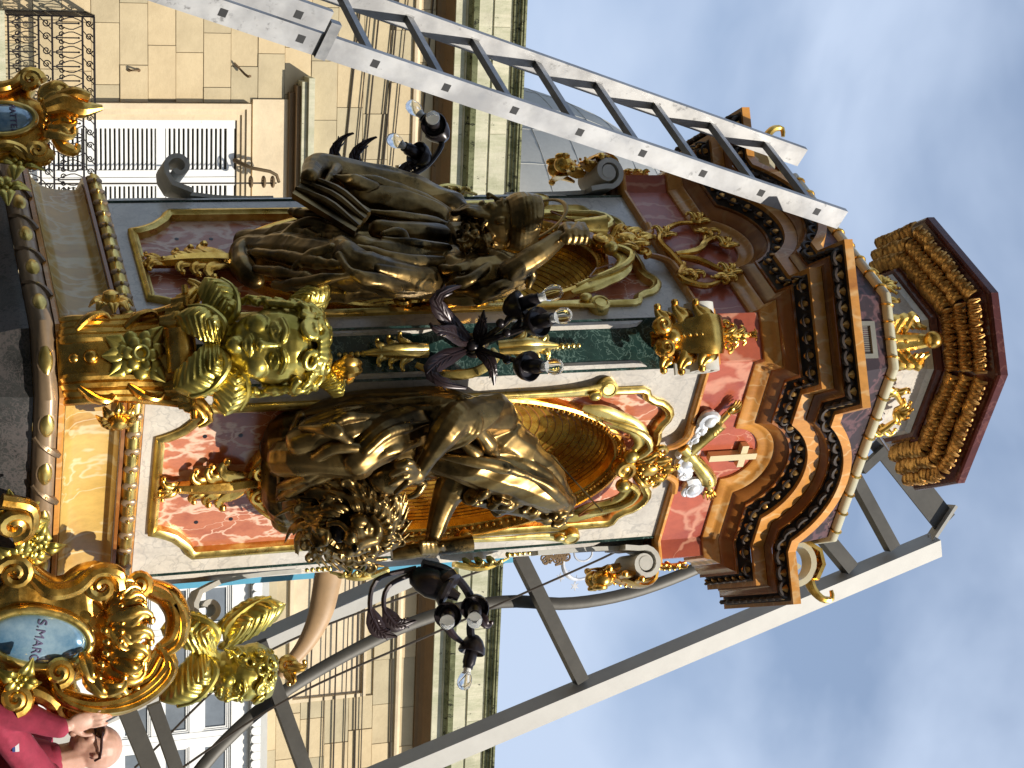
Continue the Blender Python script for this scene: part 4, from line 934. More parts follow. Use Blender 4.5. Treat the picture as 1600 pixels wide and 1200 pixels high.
# gilt acanthus and fruit on the drum
for k, big in (('C', 1), ('R', 0), ('L', 0)):
    n, t = FR[k]; a_ = .42 if k == 'C' else (.42+.128)/math.sqrt(2)
    W = lambda s, z, d=0., n=n, t=t, a_=a_: n*(a_+d)+t*s+Z3*z
    if big:
        m = MB(); blade(m, [W(0, 6.30, .05), W(0, 6.42, .09), W(0, 6.54, .10), W(0, 6.66, .13)], n, [.05, .06, .05, .03], .03, 12, .3)
        for sg in (-1, 1):
            for j in range(5): stube(m, [W(sg*.02, 6.33+.05*j, .09), W(sg*(.09+.008*j), 6.38+.05*j, .12), W(sg*(.125-.012*j), 6.47+.04*j, .10), W(sg*.06, 6.52+.035*j, .12)], [.012, .026, .024, .01], 12, seg=8)
        ell(m, W(0, 6.67, .15), (.045, .045, .045), 12, 9)
        for q in range(5): ell(m, W(0, 6.36+.06*q, .125), .010, 7, 5)
        obj('drum_acanthus', m, M['gold'], ped)
    else:
        m = MB()
        for sg in (-1, 1):
            stube(m, [W(sg*.04, 6.32, .03), W(sg*.16, 6.40, .05), W(sg*.13, 6.52, .05), W(sg*.04, 6.60, .06)], [.012, .02, .022, .01], 12, seg=8)
            for j in range(3): frond(m, W, n, sg*.09, 6.40+.06*j, .03, math.pi/2-sg*.8, .14, .5, .024, .014, sg)
        for q in range(5): frond(m, W, n, 0, 6.58, .04, math.pi*(.1+.2*q), .10, .1, .022, .014, 1, .3)
        obj('drum_garland', m, M['gold'], ped)
        m = MB()
        for i in range(9): ell(m, W(-.03+.018*(i % 3), 6.36+.022*(i//3), .045), .013, 8, 6)
        ell(m, W(.04, 6.47, .04), (.045, .05, .06), 12, 8); obj('fruit', m, M['silver'] if k == 'R' else M['gold2'], ped)
# foliage crowding the cap's soffit
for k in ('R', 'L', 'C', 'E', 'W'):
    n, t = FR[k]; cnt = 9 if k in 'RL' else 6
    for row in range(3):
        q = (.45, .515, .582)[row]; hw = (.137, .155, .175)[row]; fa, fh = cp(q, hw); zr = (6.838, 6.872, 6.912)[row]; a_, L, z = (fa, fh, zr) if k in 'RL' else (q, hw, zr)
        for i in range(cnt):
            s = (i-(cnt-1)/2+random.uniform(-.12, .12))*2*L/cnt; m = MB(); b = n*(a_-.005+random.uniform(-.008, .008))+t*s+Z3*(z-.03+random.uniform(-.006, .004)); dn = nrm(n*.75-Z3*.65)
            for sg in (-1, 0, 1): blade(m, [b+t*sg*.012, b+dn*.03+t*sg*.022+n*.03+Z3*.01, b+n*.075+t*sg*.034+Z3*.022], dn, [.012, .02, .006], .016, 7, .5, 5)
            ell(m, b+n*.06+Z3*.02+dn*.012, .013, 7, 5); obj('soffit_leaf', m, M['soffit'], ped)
# ---------------------------------------------------------------- bronze figures in the niches
def statue_tools(k):
    m = MB(); PX = 1/355.
    def q(h, u, d): return P(k, u, h, d)
    def T(pts, rad, n=0, seg=10): chain(m, [q(*p) for p in pts], np.array(rad, float)*PX if np.size(rad) > 1 else [rad*PX]*2, n or max(6, 4*len(pts)), seg)
    def B(h, u, d, r, dd=1., seg=12):
        nn, tt = FR[k]; r = r if np.size(r) == 2 else (r, r); ell(m, q(h, u, d), np.array([tt*r[1]*PX, nn*dd*min(r)*PX, Z3*r[0]*PX]), seg, 9)
    return m, q, T, B, PX
def folds(T, rows, r=(4, 8, 6, 3)):
    for pts in rows: T(pts, r)
def head(m, C, fwd, up, R, beard=True, part='m'):
    """a man's head: skull, brow, eyes, nose, cheeks, lips, ears; R is half the head's height"""
    f = nrm(fwd); u = nrm(up-f*(np.dot(up, f))); s = np.cross(u, f); L = lambda a, b, c: C+s*a*R+u*b*R+f*c*R
    ell(m, L(0, .15, -.08), np.array([s*.70*R, f*.86*R, u*.86*R]), 16, 12); ell(m, L(0, -.30, .18), np.array([s*.54*R, f*.55*R, u*.62*R]), 14, 10)
    chain(m, [L(0, .16, .80), L(0, -.04, .93), L(0, -.2, 1.03)], [.07*R, .09*R, .12*R], 6, 8)
    for sg in (-1, 1):
        chain(m, [L(sg*.08, .24, .80), L(sg*.28, .30, .74), L(sg*.48, .2, .56)], [.07*R, .085*R, .06*R], 7, 8); ell(m, L(sg*.28, .10, .66), np.array([s*.13*R, u*.085*R, f*.10*R]), 9, 7)
        chain(m, [L(sg*.16, .03, .72), L(sg*.28, .0, .72), L(sg*.4, .04, .62)], .03*R*np.ones(2), 5, 6)
        ell(m, L(sg*.36, -.22, .54), np.array([s*.2*R, u*.2*R, f*.2*R]), 10, 8); ell(m, L(sg*.09, -.23, .92), .085*R, 8, 6)
        ell(m, L(sg*.70, .02, -.05), np.array([s*.08*R, u*.22*R, f*.13*R]), 9, 7)
    chain(m, [L(-.2, -.46, .74), L(0, -.43, .83), L(.2, -.46, .74)], [.04*R, .06*R, .04*R], 6, 7); chain(m, [L(-.15, -.55, .74), L(0, -.56, .80), L(.15, -.55, .74)], [.04*R, .065*R, .04*R], 6, 7)
    ell(m, L(0, -.80, .60), .2*R, 10, 8)
    return L, s, u, f
# -------- the seated evangelist with the lion, sunlit niche
m, q, T, B, PX = statue_tools('R'); nR, tR = FR['R']
B(600, 700, .02, (130, 66), .9); B(700, 690, .10, (90, 60), .9); B(760, 700, .16, (50, 52), .9)
T([(470, 700, .05), (560, 700, .12), (640, 700, .14)], (60, 60, 50))
# cloak down the shaded side
T([(470, 662, .02), (560, 642, .08), (660, 636, .12), (740, 648, .14), (790, 676, .14)], (22, 26, 28, 30, 26))
folds(T, [[(480, 650, .06), (590, 630, .13), (690, 624, .16), (760, 640, .18)], [(470, 672, .10), (570, 652, .17), (670, 642, .2), (740, 652, .22)], [(500, 690, .16), (590, 668, .22), (660, 656, .24)]], (5, 9, 8, 5))
# covered head: two long lobes of cloth rising to the crown
T([(668, 706, .26), (715, 722, .31), (785, 742, .34), (850, 768, .35), (880, 788, .34)], (16, 27, 31, 27, 14), 22)
T([(690, 650, .18), (750, 668, .22), (810, 706, .25), (858, 748, .28), (884, 782, .31)], (34, 37, 33, 26, 13), 22)
T([(660, 706, .31), (712, 715, .385), (785, 730, .42), (850, 756, .425), (884, 786, .39)], (4, 6, 6, 6, 4), 22)
T([(655, 716, .28), (700, 740, .33), (770, 764, .37), (840, 786, .38), (880, 800, .36)], (5, 7, 7, 7, 4), 22)
T([(730, 700, .29), (790, 712, .32), (850, 742, .345), (884, 780, .35)], (5, 8, 7, 4), 20)
for i in range(7, 26):
    x = i/25; h0, u0 = 690+190*x, 716+66*x; T([(h0, u0-12, .372-.03*abs(x-.5)), (h0-7, u0+4, .388), (h0-10, u0+18, .366)], (1.5, 2, 1), 5, 6)
for i in range(16):
    x = i/15; h0, u0 = 745+110*x, 690+66*x; T([(h0, u0-14, .305), (h0-10, u0+10, .33), (h0-14, u0+24, .31)], (2, 3.2, 1.5), 5, 6)
# curls of hair and beard along the front edge
for i in range(64):
    x = random.random(); h0, u0 = 738+146*x, 768+34*x+random.uniform(-11, 15)*(1-.3*x); C = q(h0, u0, .30+random.uniform(-.03, .08)); a = nrm(RNG.normal(size=3)); b = nrm(np.cross(a, RNG.normal(size=3))); curl(m, C, a, b, random.uniform(9, 15)*PX, 4.2*PX)
T([(740, 776, .30), (800, 788, .31), (876, 802, .32)], (12, 17, 12))
# near arm, rings of bunched sleeve, hand spread on the knee
T([(775, 650, .22), (735, 652, .30), (708, 660, .36)], (32, 30, 26)); T([(712, 655, .35), (695, 676, .40), (668, 718, .42), (656, 738, .42)], (25, 23, 14, 11))
for i, r in enumerate((30, 37, 45, 54)):
    T([(705+r*.25, 655-r*.62, .27), (712+r*.62, 650+r*.05, .36), (705+r*.45, 652+r*.62, .40), (680+r*.1, 655+r*.95, .36)], (4, 7, 7, 4), 14)
T([(735, 660, .36), (760, 690, .36), (772, 716, .34)], (9, 11, 7)); T([(722, 692, .37), (740, 706, .38), (752, 716, .36)], (6, 8, 5))
B(650, 744, .43, (15, 16), .7)
for i, (h1, u1, h2, u2) in enumerate(((640, 722, 622, 728), (634, 732, 612, 742), (632, 744, 610, 756), (634, 756, 618, 770))): T([(650, 736+4*i, .44), (h1, u1, .47), (h2, u2, .455)], (6, 5.5, 4), 8, 8)
T([(662, 756, .43), (652, 770, .45), (640, 776, .445)], (6.5, 5.5, 4), 7, 8)
B(610, 745, .36, (30, 26), .9)
# far arm with the rolled scroll
T([(712, 745, .22), (692, 790, .27), (678, 836, .34)], (26, 20, 13)); B(672, 852, .36, (15, 14), .9)
for i in range(4): T([(680-7*i, 848, .39), (682-7*i, 862, .395), (678-7*i, 868, .36)], (5, 5, 4), 6, 8)
T([(688, 858, .33), (694, 862, .37), (690, 852, .41)], (5, 5, 4), 6, 8)
# lap and lower drapery
T([(640, 668, .24), (590, 690, .34), (560, 716, .38)], (30, 34, 26)); T([(600, 660, .2), (540, 668, .30), (470, 690, .28)], (26, 24, 18)); T([(560, 720, .36), (500, 716, .32), (445, 715, .22)], (26, 24, 26))
folds(T, [[(668, 660, .30), (610, 676, .38), (572, 706, .43)], [(652, 690, .34), (604, 706, .42), (570, 730, .42)], [(590, 650, .28), (540, 652, .33), (500, 676, .33), (480, 700, .31)], [(600, 640, .2), (540, 640, .24), (490, 655, .24), (450, 690, .2)], [(545, 690, .38), (520, 672, .38), (470, 668, .28)], [(560, 700, .40), (520, 700, .385), (480, 724, .33), (445, 738, .26)], [(555, 726, .41), (510, 730, .37), (470, 748, .31), (438, 760, .24)], [(470, 650, .12), (452, 690, .16), (438, 735, .18), (436, 780, .16)], [(520, 740, .36), (480, 752, .32), (440, 776, .22)]], (4, 7, 6, 3))
T([(440, 700, .05), (438, 760, .08), (450, 810, .08)], (24, 28, 22))
B(505, 770, .18, (60, 70), .8)
B(560, 770, .2, (40, 40), .9)
saint = thing('evangelist_statue', fp('R', 0, 3.36, 0), 'dark bronze seated saint in hooded cloak with a lion, in the sunlit niche', 'statue')
def mk_fold(k, amp, skip, lean=.25):
    nn_, tt_ = FR[k]; d = nrm(Z3+tt_*lean); e = np.cross(d, nn_)
    def f(co):
        al, ac, dp = co@d, co@e, co@nn_; o = np.empty(len(co))
        msk = np.ones(len(co))
        for c, r in skip: msk *= np.clip((np.linalg.norm(co-c, axis=1)-r)/.05, 0, 1)
        for i in range(len(co)):
            if msk[i] < .01: o[i] = 0; continue
            w = mnoise.noise(Vector((al[i]*3., ac[i]*3., dp[i]*3.)))*.55
            a = mnoise.noise(Vector((al[i]*1.5+w, ac[i]*7.5+w*1.5, dp[i]*5.5))); b = mnoise.noise(Vector((al[i]*3.+3, ac[i]*16.+w*2, dp[i]*11.)))
            o[i] = amp*((1-2.4*abs(a))+.26*(1-2.2*abs(b)))*msk[i]
        return o
    return f
mk_bump = lambda amp, sc: (lambda co: np.array([amp*mnoise.noise(Vector(c*sc)) for c in co]))
remeshed('figure', m, M['bronze'], .0052, saint, 5, .5, mk_fold('R', .0125, [(q(655, 735, .43), .09), (q(690, 676, .38), .09), (q(672, 850, .36), .06), (q(685, 800, .3), .07), (q(810, 790, .32), .04), (q(860, 800, .33), .04), (q(630, 750, .43), .07)], -.2))
# scroll
m = MB(); a, b = q(612, 866, .365), q(738, 848, .375); lathe(m, a, b-a, [(10*PX, 0), (12*PX, .05), (11*PX, .18), (13*PX, np.linalg.norm(b-a)), (8*PX, np.linalg.norm(b-a)-.003), (8*PX, np.linalg.norm(b-a)-.05), (0, np.linalg.norm(b-a)-.05)], 20); curl(m, b, nrm(np.cross(b-a, nR)), nR, 9*PX, 1.3*PX); stube(m, [a+tR*.03, (a+b)/2+tR*.036, b+tR*.038], [.004, .005, .004], 8, seg=6); obj('scroll', m, M['bronze'], saint)
# lion: its head and mane
m = MB(); fw = nrm(nR*.95-tR*.12-Z3*.22); up = nrm(Z3+nR*.1); up = nrm(up-fw*(up@fw)); sd = np.cross(up, fw); C = q(556, 824, .40); R = 44*PX
L = lambda a, b, c: C+sd*a*R+up*b*R+fw*c*R
ell(m, L(0, .25, -.1), np.array([sd*.85*R, fw*.8*R, up*.8*R]), 16, 12); ell(m, L(0, -.02, .55), np.array([sd*.52*R, fw*.45*R, up*.42*R]), 16, 12); ell(m, L(0, .35, .35), np.array([sd*.6*R, fw*.42*R, up*.45*R]), 16, 12)
for sg in (-1, 1):
    chain(m, [L(sg*.14, .62, .62), L(sg*.42, .70, .62), L(sg*.72, .48, .4)], [.13*R, .16*R, .1*R], 7, 8)
    ell(m, L(sg*.40, .42, .60), np.array([sd*.15*R, up*.11*R, fw*.13*R]), 10, 8)
    chain(m, [L(sg*.22, .30, .68), L(sg*.42, .27, .7), L(sg*.6, .36, .58)], .045*R*np.ones(2), 6, 7)
    ell(m, L(sg*.24, -.22, .95), np.array([sd*.3*R, up*.24*R, fw*.3*R]), 12, 9); ell(m, L(sg*.58, .02, .42), np.array([sd*.26*R, up*.34*R, fw*.3*R]), 10, 8)
    chain(m, [L(sg*.4, -.3, .9), L(sg*.55, -.6, .66), L(sg*.42, -.95, .5)], [.1*R, .1*R, .1*R], 8, 8)
    chain(m, [L(sg*.16, -.38, 1.12), L(sg*.17, -.55, 1.1)], [.055*R, .02*R], 5, 7)
    ell(m, L(sg*.85, .75, -.1), np.array([sd*.2*R, up*.26*R, fw*.14*R]), 10, 8)
chain(m, [L(0, .62, .66), L(0, .25, .86), L(0, -.05, 1.14)], [.17*R, .2*R, .2*R], 9, 10); ell(m, L(0, -.03, 1.24), np.array([sd*.2*R, up*.13*R, fw*.12*R]), 10, 8)
ell(m, L(0, -.98, .62), np.array([sd*.36*R, up*.16*R, fw*.34*R]), 12, 9); ell(m, L(0, -.9, .45), np.array([sd*.28*R, up*.08*R, fw*.4*R]), 10, 8)
for i in range(9): a = math.pi*(1+i/8); chain(m, [L(.26*math.cos(a), -1.06, .72), L(.34*math.cos(a), -1.3, .66+.1*math.sin(i)), L(.3*math.cos(a), -1.5, .5)], [.09*R, .08*R, .03*R], 7, 7)
lion = remeshed('lion', m, M['bronze'], .0042, saint, 7, .5); tag(lion, 'bronze lion head with open jaws')
m = MB()
for ringi, (r0, r1, dep, cnt) in enumerate(((.85, 1.35, .0, 26), (.95, 1.75, -.3, 30), (1.05, 2.15, -.6, 30))):
    for i in range(cnt):
        a = 2*math.pi*(i+.4*ringi)/cnt+random.uniform(-.08, .08); w = random.uniform(-.12, .3); ex = 1.22 if math.sin(a) < -.3 else 1.
        if ringi == 2 and math.sin(a) > .2: ex = .78
        e = lambda r_, da, c_: L(r_*math.cos(a+da), r_*ex*math.sin(a+da)+.05, c_)
        chain(m, [e(r0*.8, -.1, dep+.16), e(r0+(r1-r0)*.35, w*.4-.12, dep+.26), e(r0+(r1-r0)*.7, w*.8+.05, dep+.12), e(r1*1.05, w+.30, dep-.02)], [.08*R, .115*R, .10*R, .03*R], 14, 7)
        chain(m, [e(r0*.85, .0, dep+.26), e((r0+r1)/2, w*.5+.06, dep+.38), e(r1*.9, w+.1, dep+.14)], [.03*R, .06*R, .03*R], 9, 6)
        if i % 5 == 0: curl(m, e(r1*.95, w+.1, dep+.1), sd, up, .2*R, .08*R, 1.3, random.random()*6)
ell(m, L(0, 0, -.5), np.array([sd*1.3*R, up*1.5*R, fw*.6*R]), 14, 10)
remeshed('mane', m, M['bronze'], .0045, saint, 2, .4)
m = MB(); ell(m, L(0, -.55, .38), np.array([sd*.34*R, up*.30*R, fw*.36*R]), 12, 8); obj('lion_mouth_shade', m, M['iron'], saint)  # dark blob painted in for the shade inside the open jaws
# -------- the turbaned evangelist, shaded niche
m, q, T, B, PX = statue_tools('L'); nL, tL = FR['L']
B(640, 400, .10, (104, 48), .9); B(560, 400, .08, (86, 52), .9); B(700, 388, .12, (44, 52), .8)
T([(700, 330, .12), (640, 306, .16), (560, 280, .24), (520, 268, .30)], (30, 34, 28, 22)); T([(520, 268, .30), (495, 262, .34), (484, 278, .38)], (22, 19, 15))   # arm out with the tablet
folds(T, [[(690, 306, .14), (640, 284, .18), (590, 268, .25)], [(700, 330, .18), (650, 306, .25), (590, 286, .32), (545, 274, .36)], [(600, 300, .28), (560, 286, .36), (525, 276, .38)], [(530, 254, .3), (520, 272, .36), (505, 290, .37)]], (5, 8, 8, 4))
T([(700, 420, .14), (720, 440, .18), (770, 432, .24), (800, 424, .26)], (34, 36, 34, 30))                                                       # raised arm: sleeve, forearm, fist
T([(796, 424, .31), (840, 398, .37), (872, 374, .40)], (20, 18, 13)); B(890, 364, .41, (20, 19), .9)
for i in range(4): T([(884+9*i, 352, .435), (888+9*i, 366, .455), (886+9*i, 378, .43)], (6, 6.5, 5), 7, 8)
T([(880, 372, .44), (896, 362, .46), (904, 350, .445)], (6.5, 6, 5), 7, 8)
for r0 in (0, 12): T([(752-r0, 396, .22), (776-r0, 394, .30), (812-r0, 408, .335), (832-r0*1.4, 426, .31), (826-r0*1.4, 448, .25)], (6, 8, 8, 8, 5), 18)
folds(T, [[(742, 400, .25), (722, 420, .29), (690, 420, .26)], [(800, 446, .27), (760, 458, .25), (712, 456, .2)], [(770, 410, .31), (735, 436, .30), (700, 446, .25)], [(815, 440, .28), (770, 452, .27), (745, 470, .2)]], (5, 8, 6, 4))
T([(690, 440, .14), (650, 440, .22), (590, 428, .30), (548, 412, .33), (532, 388, .32)], (22, 26, 27, 24, 18))                                   # long folds over the thigh
B(625, 335, .14, (70, 36), .9); B(585, 320, .2, (50, 34), .8); T([(680, 345, .16), (620, 322, .22), (560, 306, .28)], (26, 28, 22))
T([(686, 426, .20), (630, 420, .27), (580, 410, .33)], (12, 14, 10)); T([(690, 400, .2), (640, 396, .26), (580, 388, .30), (540, 372, .30)], (16, 18, 16, 10)); T([(690, 370, .2), (640, 366, .26), (590, 356, .29)], (15, 18, 12))
folds(T, [[(684, 452, .16), (640, 450, .25), (590, 440, .33), (550, 426, .37), (530, 400, .37)], [(690, 436, .2), (640, 432, .29), (590, 420, .36)], [(690, 410, .24), (650, 408, .31), (600, 400, .34), (560, 388, .35)], [(700, 388, .24), (650, 380, .31), (600, 372, .33)], [(700, 350, .2), (650, 340, .28), (600, 334, .31), (570, 330, .31)], [(640, 380, .3), (625, 364, .32), (600, 366, .32)], [(730, 400, .2), (715, 370, .22), (700, 345, .2)]], (5, 8, 8, 4))
T([(552, 420, .30), (500, 405, .24), (440, 400, .14), (390, 395, .06)], (30, 31, 33, 28)); T([(540, 380, .28), (490, 368, .22), (430, 374, .12), (385, 380, .04)], (20, 20, 22, 18))
folds(T, [[(545, 366, .33), (505, 350, .30), (470, 352, .26), (440, 372, .22)], [(548, 396, .37), (515, 392, .34), (482, 402, .31), (460, 420, .26)], [(545, 430, .36), (510, 436, .33), (470, 444, .26), (430, 446, .18)], [(500, 368, .29), (450, 366, .21), (395, 376, .12)], [(500, 440, .30), (455, 430, .24), (400, 420, .15)], [(530, 414, .36), (480, 408, .30), (420, 398, .2), (382, 392, .11)], [(560, 350, .31), (520, 336, .30), (480, 336, .28), (455, 330, .26)]], (4, 7, 6, 3))
T([(392, 380, .10), (376, 392, .10), (380, 420, .10), (400, 440, .10)], (12, 14, 14, 10)); T([(620, 448, .18), (560, 452, .18), (500, 452, .14)], (14, 18, 14))
# neck, head, beard, turban
T([(716, 372, .18), (744, 360, .22)], (24, 20)); C = q(778, 345, .34); fw = nrm(nL*.75-tL*.62-Z3*.10); L, s_, u_, f_ = head(m, C, fw, nrm(Z3+nL*.25+tL*.12), 40*PX)
R = 40*PX
for i in range(44):
    a = random.uniform(-1, 1); L0 = L(a*.5, -.62+.2*abs(a), .62-.45*abs(a)); L1 = L(a*.62+random.uniform(-.1, .1), -1.1, .68-.3*abs(a)); L2 = L(a*.5+random.uniform(-.15, .15), -1.5+.35*abs(a), .52); chain(m, [L0, L1, L2], [.13*R, .17*R, .08*R], 8, 7)
    if i % 2: curl(m, L2, s_, u_, .22*R, .085*R, 1.3, random.random()*6, f_*.05*R)
for i in range(46):
    h0, u0 = random.uniform(722, 772), random.uniform(340, 384); C_ = q(h0, u0, .29+random.uniform(-.02, .05)); a_ = nrm(RNG.normal(size=3)); b_ = nrm(np.cross(a_, RNG.normal(size=3))); curl(m, C_, a_, b_, random.uniform(7, 11)*PX, 3.4*PX)
T([(770, 362, .27), (735, 358, .28)], (18, 12))
for i in range(14):
    a = random.uniform(-.2, .75); chain(m, [L(-.72, a*.6, -.15), L(-.80, a*.6-.35, -.05), L(-.70, a*.6-.65, .1)], [.10*R, .13*R, .05*R], 7, 7)
for i in range(8):
    a = np.linspace(0, 2*np.pi, 25); b = .46+.145*i; rr = 1.02-.006*(i-3)**2*2.2
    tube(m, [L(rr*.92*math.cos(x), b+.13*math.sin(x*1+.6)-.05, -.14+rr*math.sin(x)) for x in a], .115*R, 8, cap=False)
ell(m, L(0, .85, -.14), np.array([s_*.82*R, f_*.9*R, u_*.75*R]), 16, 10); T([(792, 372, .22), (760, 392, .22), (735, 400, .2)], (9, 11, 7))
sl2 = thing('evangelist_statue', fp('L', 0, 3.36, 0), 'dark bronze turbaned bearded saint raising his fist, in the shaded niche', 'statue')
remeshed('figure', m, M['bronze'], .0050, sl2, 4, .5, mk_fold('L', .0125, [(q(778, 345, .30), .17), (q(890, 364, .41), .08), (q(850, 390, .38), .10), (q(486, 270, .37), .06)], -.35))
m = MB(); c4 = [q(457, 304, .36), q(484, 272, .36), q(578, 338, .36), q(555, 364, .36)]; e1 = c4[3]-c4[0]; e2 = c4[1]-c4[0]; nn_ = nrm(np.cross(e1, e2)); nn_ = nn_ if nn_@(CAM-c4[0]) > 0 else -nn_
box(m, sum(c4)/4, e1/2, e2/2, nn_*.014); tb = obj('tablet', m, M['bronze'], sl2, False)
m = MB()
for f in (-.28, .05, .32): stube(m, [sum(c4)/4-e1*.5+e2*f+nn_*.012, sum(c4)/4+e2*(f+.08)+nn_*.026, sum(c4)/4+e1*.5+e2*f+nn_*.012], [.012, .02, .012], 8, seg=7)
obj('tablet_cloth', m, M['bronze'], tb)
m = MB(); hc = q(832, 346, .16); hn = nrm(nL*.8-tL*.2-Z3*.5); e1 = nrm(np.cross(hn, Z3)); e2 = np.cross(e1, hn); a = np.linspace(0, 2*np.pi, 49)
for r_, w in ((.165, .011),): tube(m, [hc+e1*r_*math.cos(x)+e2*r_*math.sin(x) for x in a], w, 8, up=hn, flat=.3, cap=False)
obj('halo', m, M['bronze'], sl2)
m = MB(); a = q(905, 352, .41); b = q(948, 350, .43); lathe(m, a, b-a, [(.024, -.02), (.030, .02), (.036, np.linalg.norm(b-a)*.8), (.040, np.linalg.norm(b-a)), (.028, np.linalg.norm(b-a)+.002)], 14); obj('money_purse', m, M['gold2'], sl2)
# halo wire behind the sunlit saint
m = MB(); a = q(862, 712, .12); b = q(942, 800, .18); tube(m, [a, b], .0035, 5); obj('halo_wire', m, M['bronze'], saint)
# ---------------------------------------------------------------- cherub heads
def wing(m, base, out, up, nor, L, W):
    """a plump carved wing: cupped, round-tipped, with herringbone feather ridges, small coverts and a rolled leading edge"""
    out, up, nor = nrm(out), nrm(up), nrm(nor); sd_ = nrm(up-out*np.dot(up, out)); nt_ = 44; nv_ = 23
    for (l, w, off, k0) in ((L, W*.62, 0., 8.), (L*.58, W*.45, .016, 5.)):
        G = []
        for t in np.linspace(0, 1, nt_):
            p = base+out*l*t*(1-.10*t)+sd_*W*(.30*math.sin(math.pi*.8*t)-.12)+nor*(off+.055*math.sin(math.pi*min(1, t*.9))-.05*t*t)
            ww = w*(.28+.72*math.sin(math.pi*(.12+.78*t))**.75)*(1 if t < .9 else math.sqrt(max(.02, 1-((t-.9)/.1)**2)))
            row = []
            for v in np.linspace(-1, 1, nv_):
                fr = (k0*t+1.6*abs(v)) % 1.; rid = .0075*(.5-.5*math.cos(2*math.pi*(k0*t+1.6*abs(v))))*(.4+.6*min(1, t*3)); sc = 1-.05*(.5+.5*math.cos(2*math.pi*(k0*t+1.6)))
                row.append(p+sd_*ww*v*sc+nor*(.030*(1-v*v)+rid*(1-v*v*.4)-.02*max(0, v)**2)-out*l*.10*v*v)
            bk = [q-nor*.02 for q in row[::-1]]; G.append(row+bk+[row[0]])
        grid(m, G); k = len(G[0]); m.add(np.array(G[0][:-1]), [list(range(k-1))[::-1]]); m.add(np.array(G[-1][:-1]), [list(range(k-1))])
    chain(m, [base-sd_*W*.2, base+sd_*W*.30+out*L*.05+nor*.05, base+sd_*W*.56+out*L*.32+nor*.05, base+sd_*W*.60+out*L*.55+nor*.03, base+sd_*W*.50+out*L*.74+nor*.0], [W*.12, W*.15, W*.13, W*.10, W*.06], 16, 9)
def cherub(name, C, fwd, up, R, label, wings, mirror=1):
    th = thing(name, C-Z3*R*1.4, label, 'cherub', 'gilt cherub heads on the pedestal corners')
    m = MB(); f = nrm(fwd); u = nrm(up-f*np.dot(up, f)); s = np.cross(u, f); L = lambda a, b, c: C+s*a*R+u*b*R+f*c*R
    ell(m, L(0, .12, -.05), np.array([s*.80*R, f*.82*R, u*.88*R]), 20, 14); ell(m, L(0, -.28, .22), np.array([s*.66*R, f*.56*R, u*.60*R]), 18, 12); ell(m, L(0, .35, .35), np.array([s*.55*R, f*.42*R, u*.42*R]), 14, 10)
    chain(m, [L(0, .10, .80), L(0, -.06, .86), L(0, -.19, .95)], [.055*R, .075*R, .105*R], 7, 10)
    for sg in (-1, 1):
        ell(m, L(sg*.36, -.30, .50), np.array([s*.28*R, u*.27*R, f*.27*R]), 14, 10); chain(m, [L(sg*.10, .22, .80), L(sg*.30, .27, .74), L(sg*.52, .17, .55)], [.05*R, .06*R, .05*R], 8, 8)
        ell(m, L(sg*.30, .06, .66), np.array([s*.15*R, u*.085*R, f*.10*R]), 12, 8); chain(m, [L(sg*.15, .085, .735), L(sg*.30, .145, .765), L(sg*.46, .06, .66)], [.028*R]*2, 8, 7); chain(m, [L(sg*.15, .03, .74), L(sg*.30, -.03, .75), L(sg*.46, .02, .65)], [.026*R]*2, 8, 7)
        ell(m, L(sg*.30, .06, .762), .032*R, 8, 6)
        ell(m, L(sg*.085, -.215, .87), .07*R, 8, 6); ell(m, L(sg*.80, -.05, -.05), np.array([s*.08*R, u*.2*R, f*.13*R]), 10, 7)
    chain(m, [L(-.20, -.43, .76), L(-.06, -.385, .86), L(0, -.40, .87), L(.06, -.385, .86), L(.20, -.43, .76)], [.03*R, .055*R, .05*R, .055*R, .03*R], 10, 8); chain(m, [L(-.16, -.46, .76), L(0, -.51, .84), L(.16, -.46, .76)], [.03*R, .075*R, .03*R], 8, 8)
    ell(m, L(0, -.71, .62), .19*R, 12, 9); chain(m, [L(0, -.55, .0), L(0, -.80, -.1)], [.46*R, .5*R], 5, 12)
    remeshed('face', m, M['cherub'], R*.022, th, 6, .5)
    m = MB()
    for row in range(3):
        b = (.62, .80, .95)[row]; cnt = (8, 6, 4)[row]
        for i in range(cnt):
            a = math.pi*(-.30+1.60*i/max(cnt-1, 1)); front = max(0, math.sin(a)); rr = math.sqrt(max(.05, 1-((b-.12)/.98)**2))*.93
            c = L(rr*math.cos(a), b-.16*(1-front)*(row == 0)+.10*front*(row == 0), -.10+rr*.84*math.sin(a))
            oo = nrm(c-L(0, .1, -.1)); x = nrm(np.cross(oo, u+.01)); y = np.cross(oo, x); curl(m, c+oo*.01*R, x, y, (.22+.05*random.random())*R, .095*R, 1.15, random.random()*6, oo*.13*R)
    ell(m, L(0, .40, -.28), np.array([s*.87*R, f*.70*R, u*.68*R]), 18, 14)
    for i in range(4): chain(m, [L(-.24+.16*i, 1.02, .12), L(-.21+.14*i, 1.03, .36), L(-.12+.1*i, .93, .54)], [.09*R, .11*R, .06*R], 8, 8)
    for sg in (-1, 1):
        for i in range(4): c = L(sg*(.80+.03*i), .28-.25*i, .10-.10*i); curl(m, c, u, f, .22*R, .09*R, 1.2, i, s*sg*.12*R)
    remeshed('hair', m, M['cherub'], R*.03, th, 2, .5)
    for (bb, oo, uu, nn_, l, w) in wings:
        m = MB(); wing(m, bb, oo, uu, nn_, l, w); obj('wing', m, M['cherub'], th)
    return th, L, s, u, f
nC, tC = FR['C']; qc = lambda h, u, d: P('C', u, h, d)
C = qc(428, 542, .33); R = .198
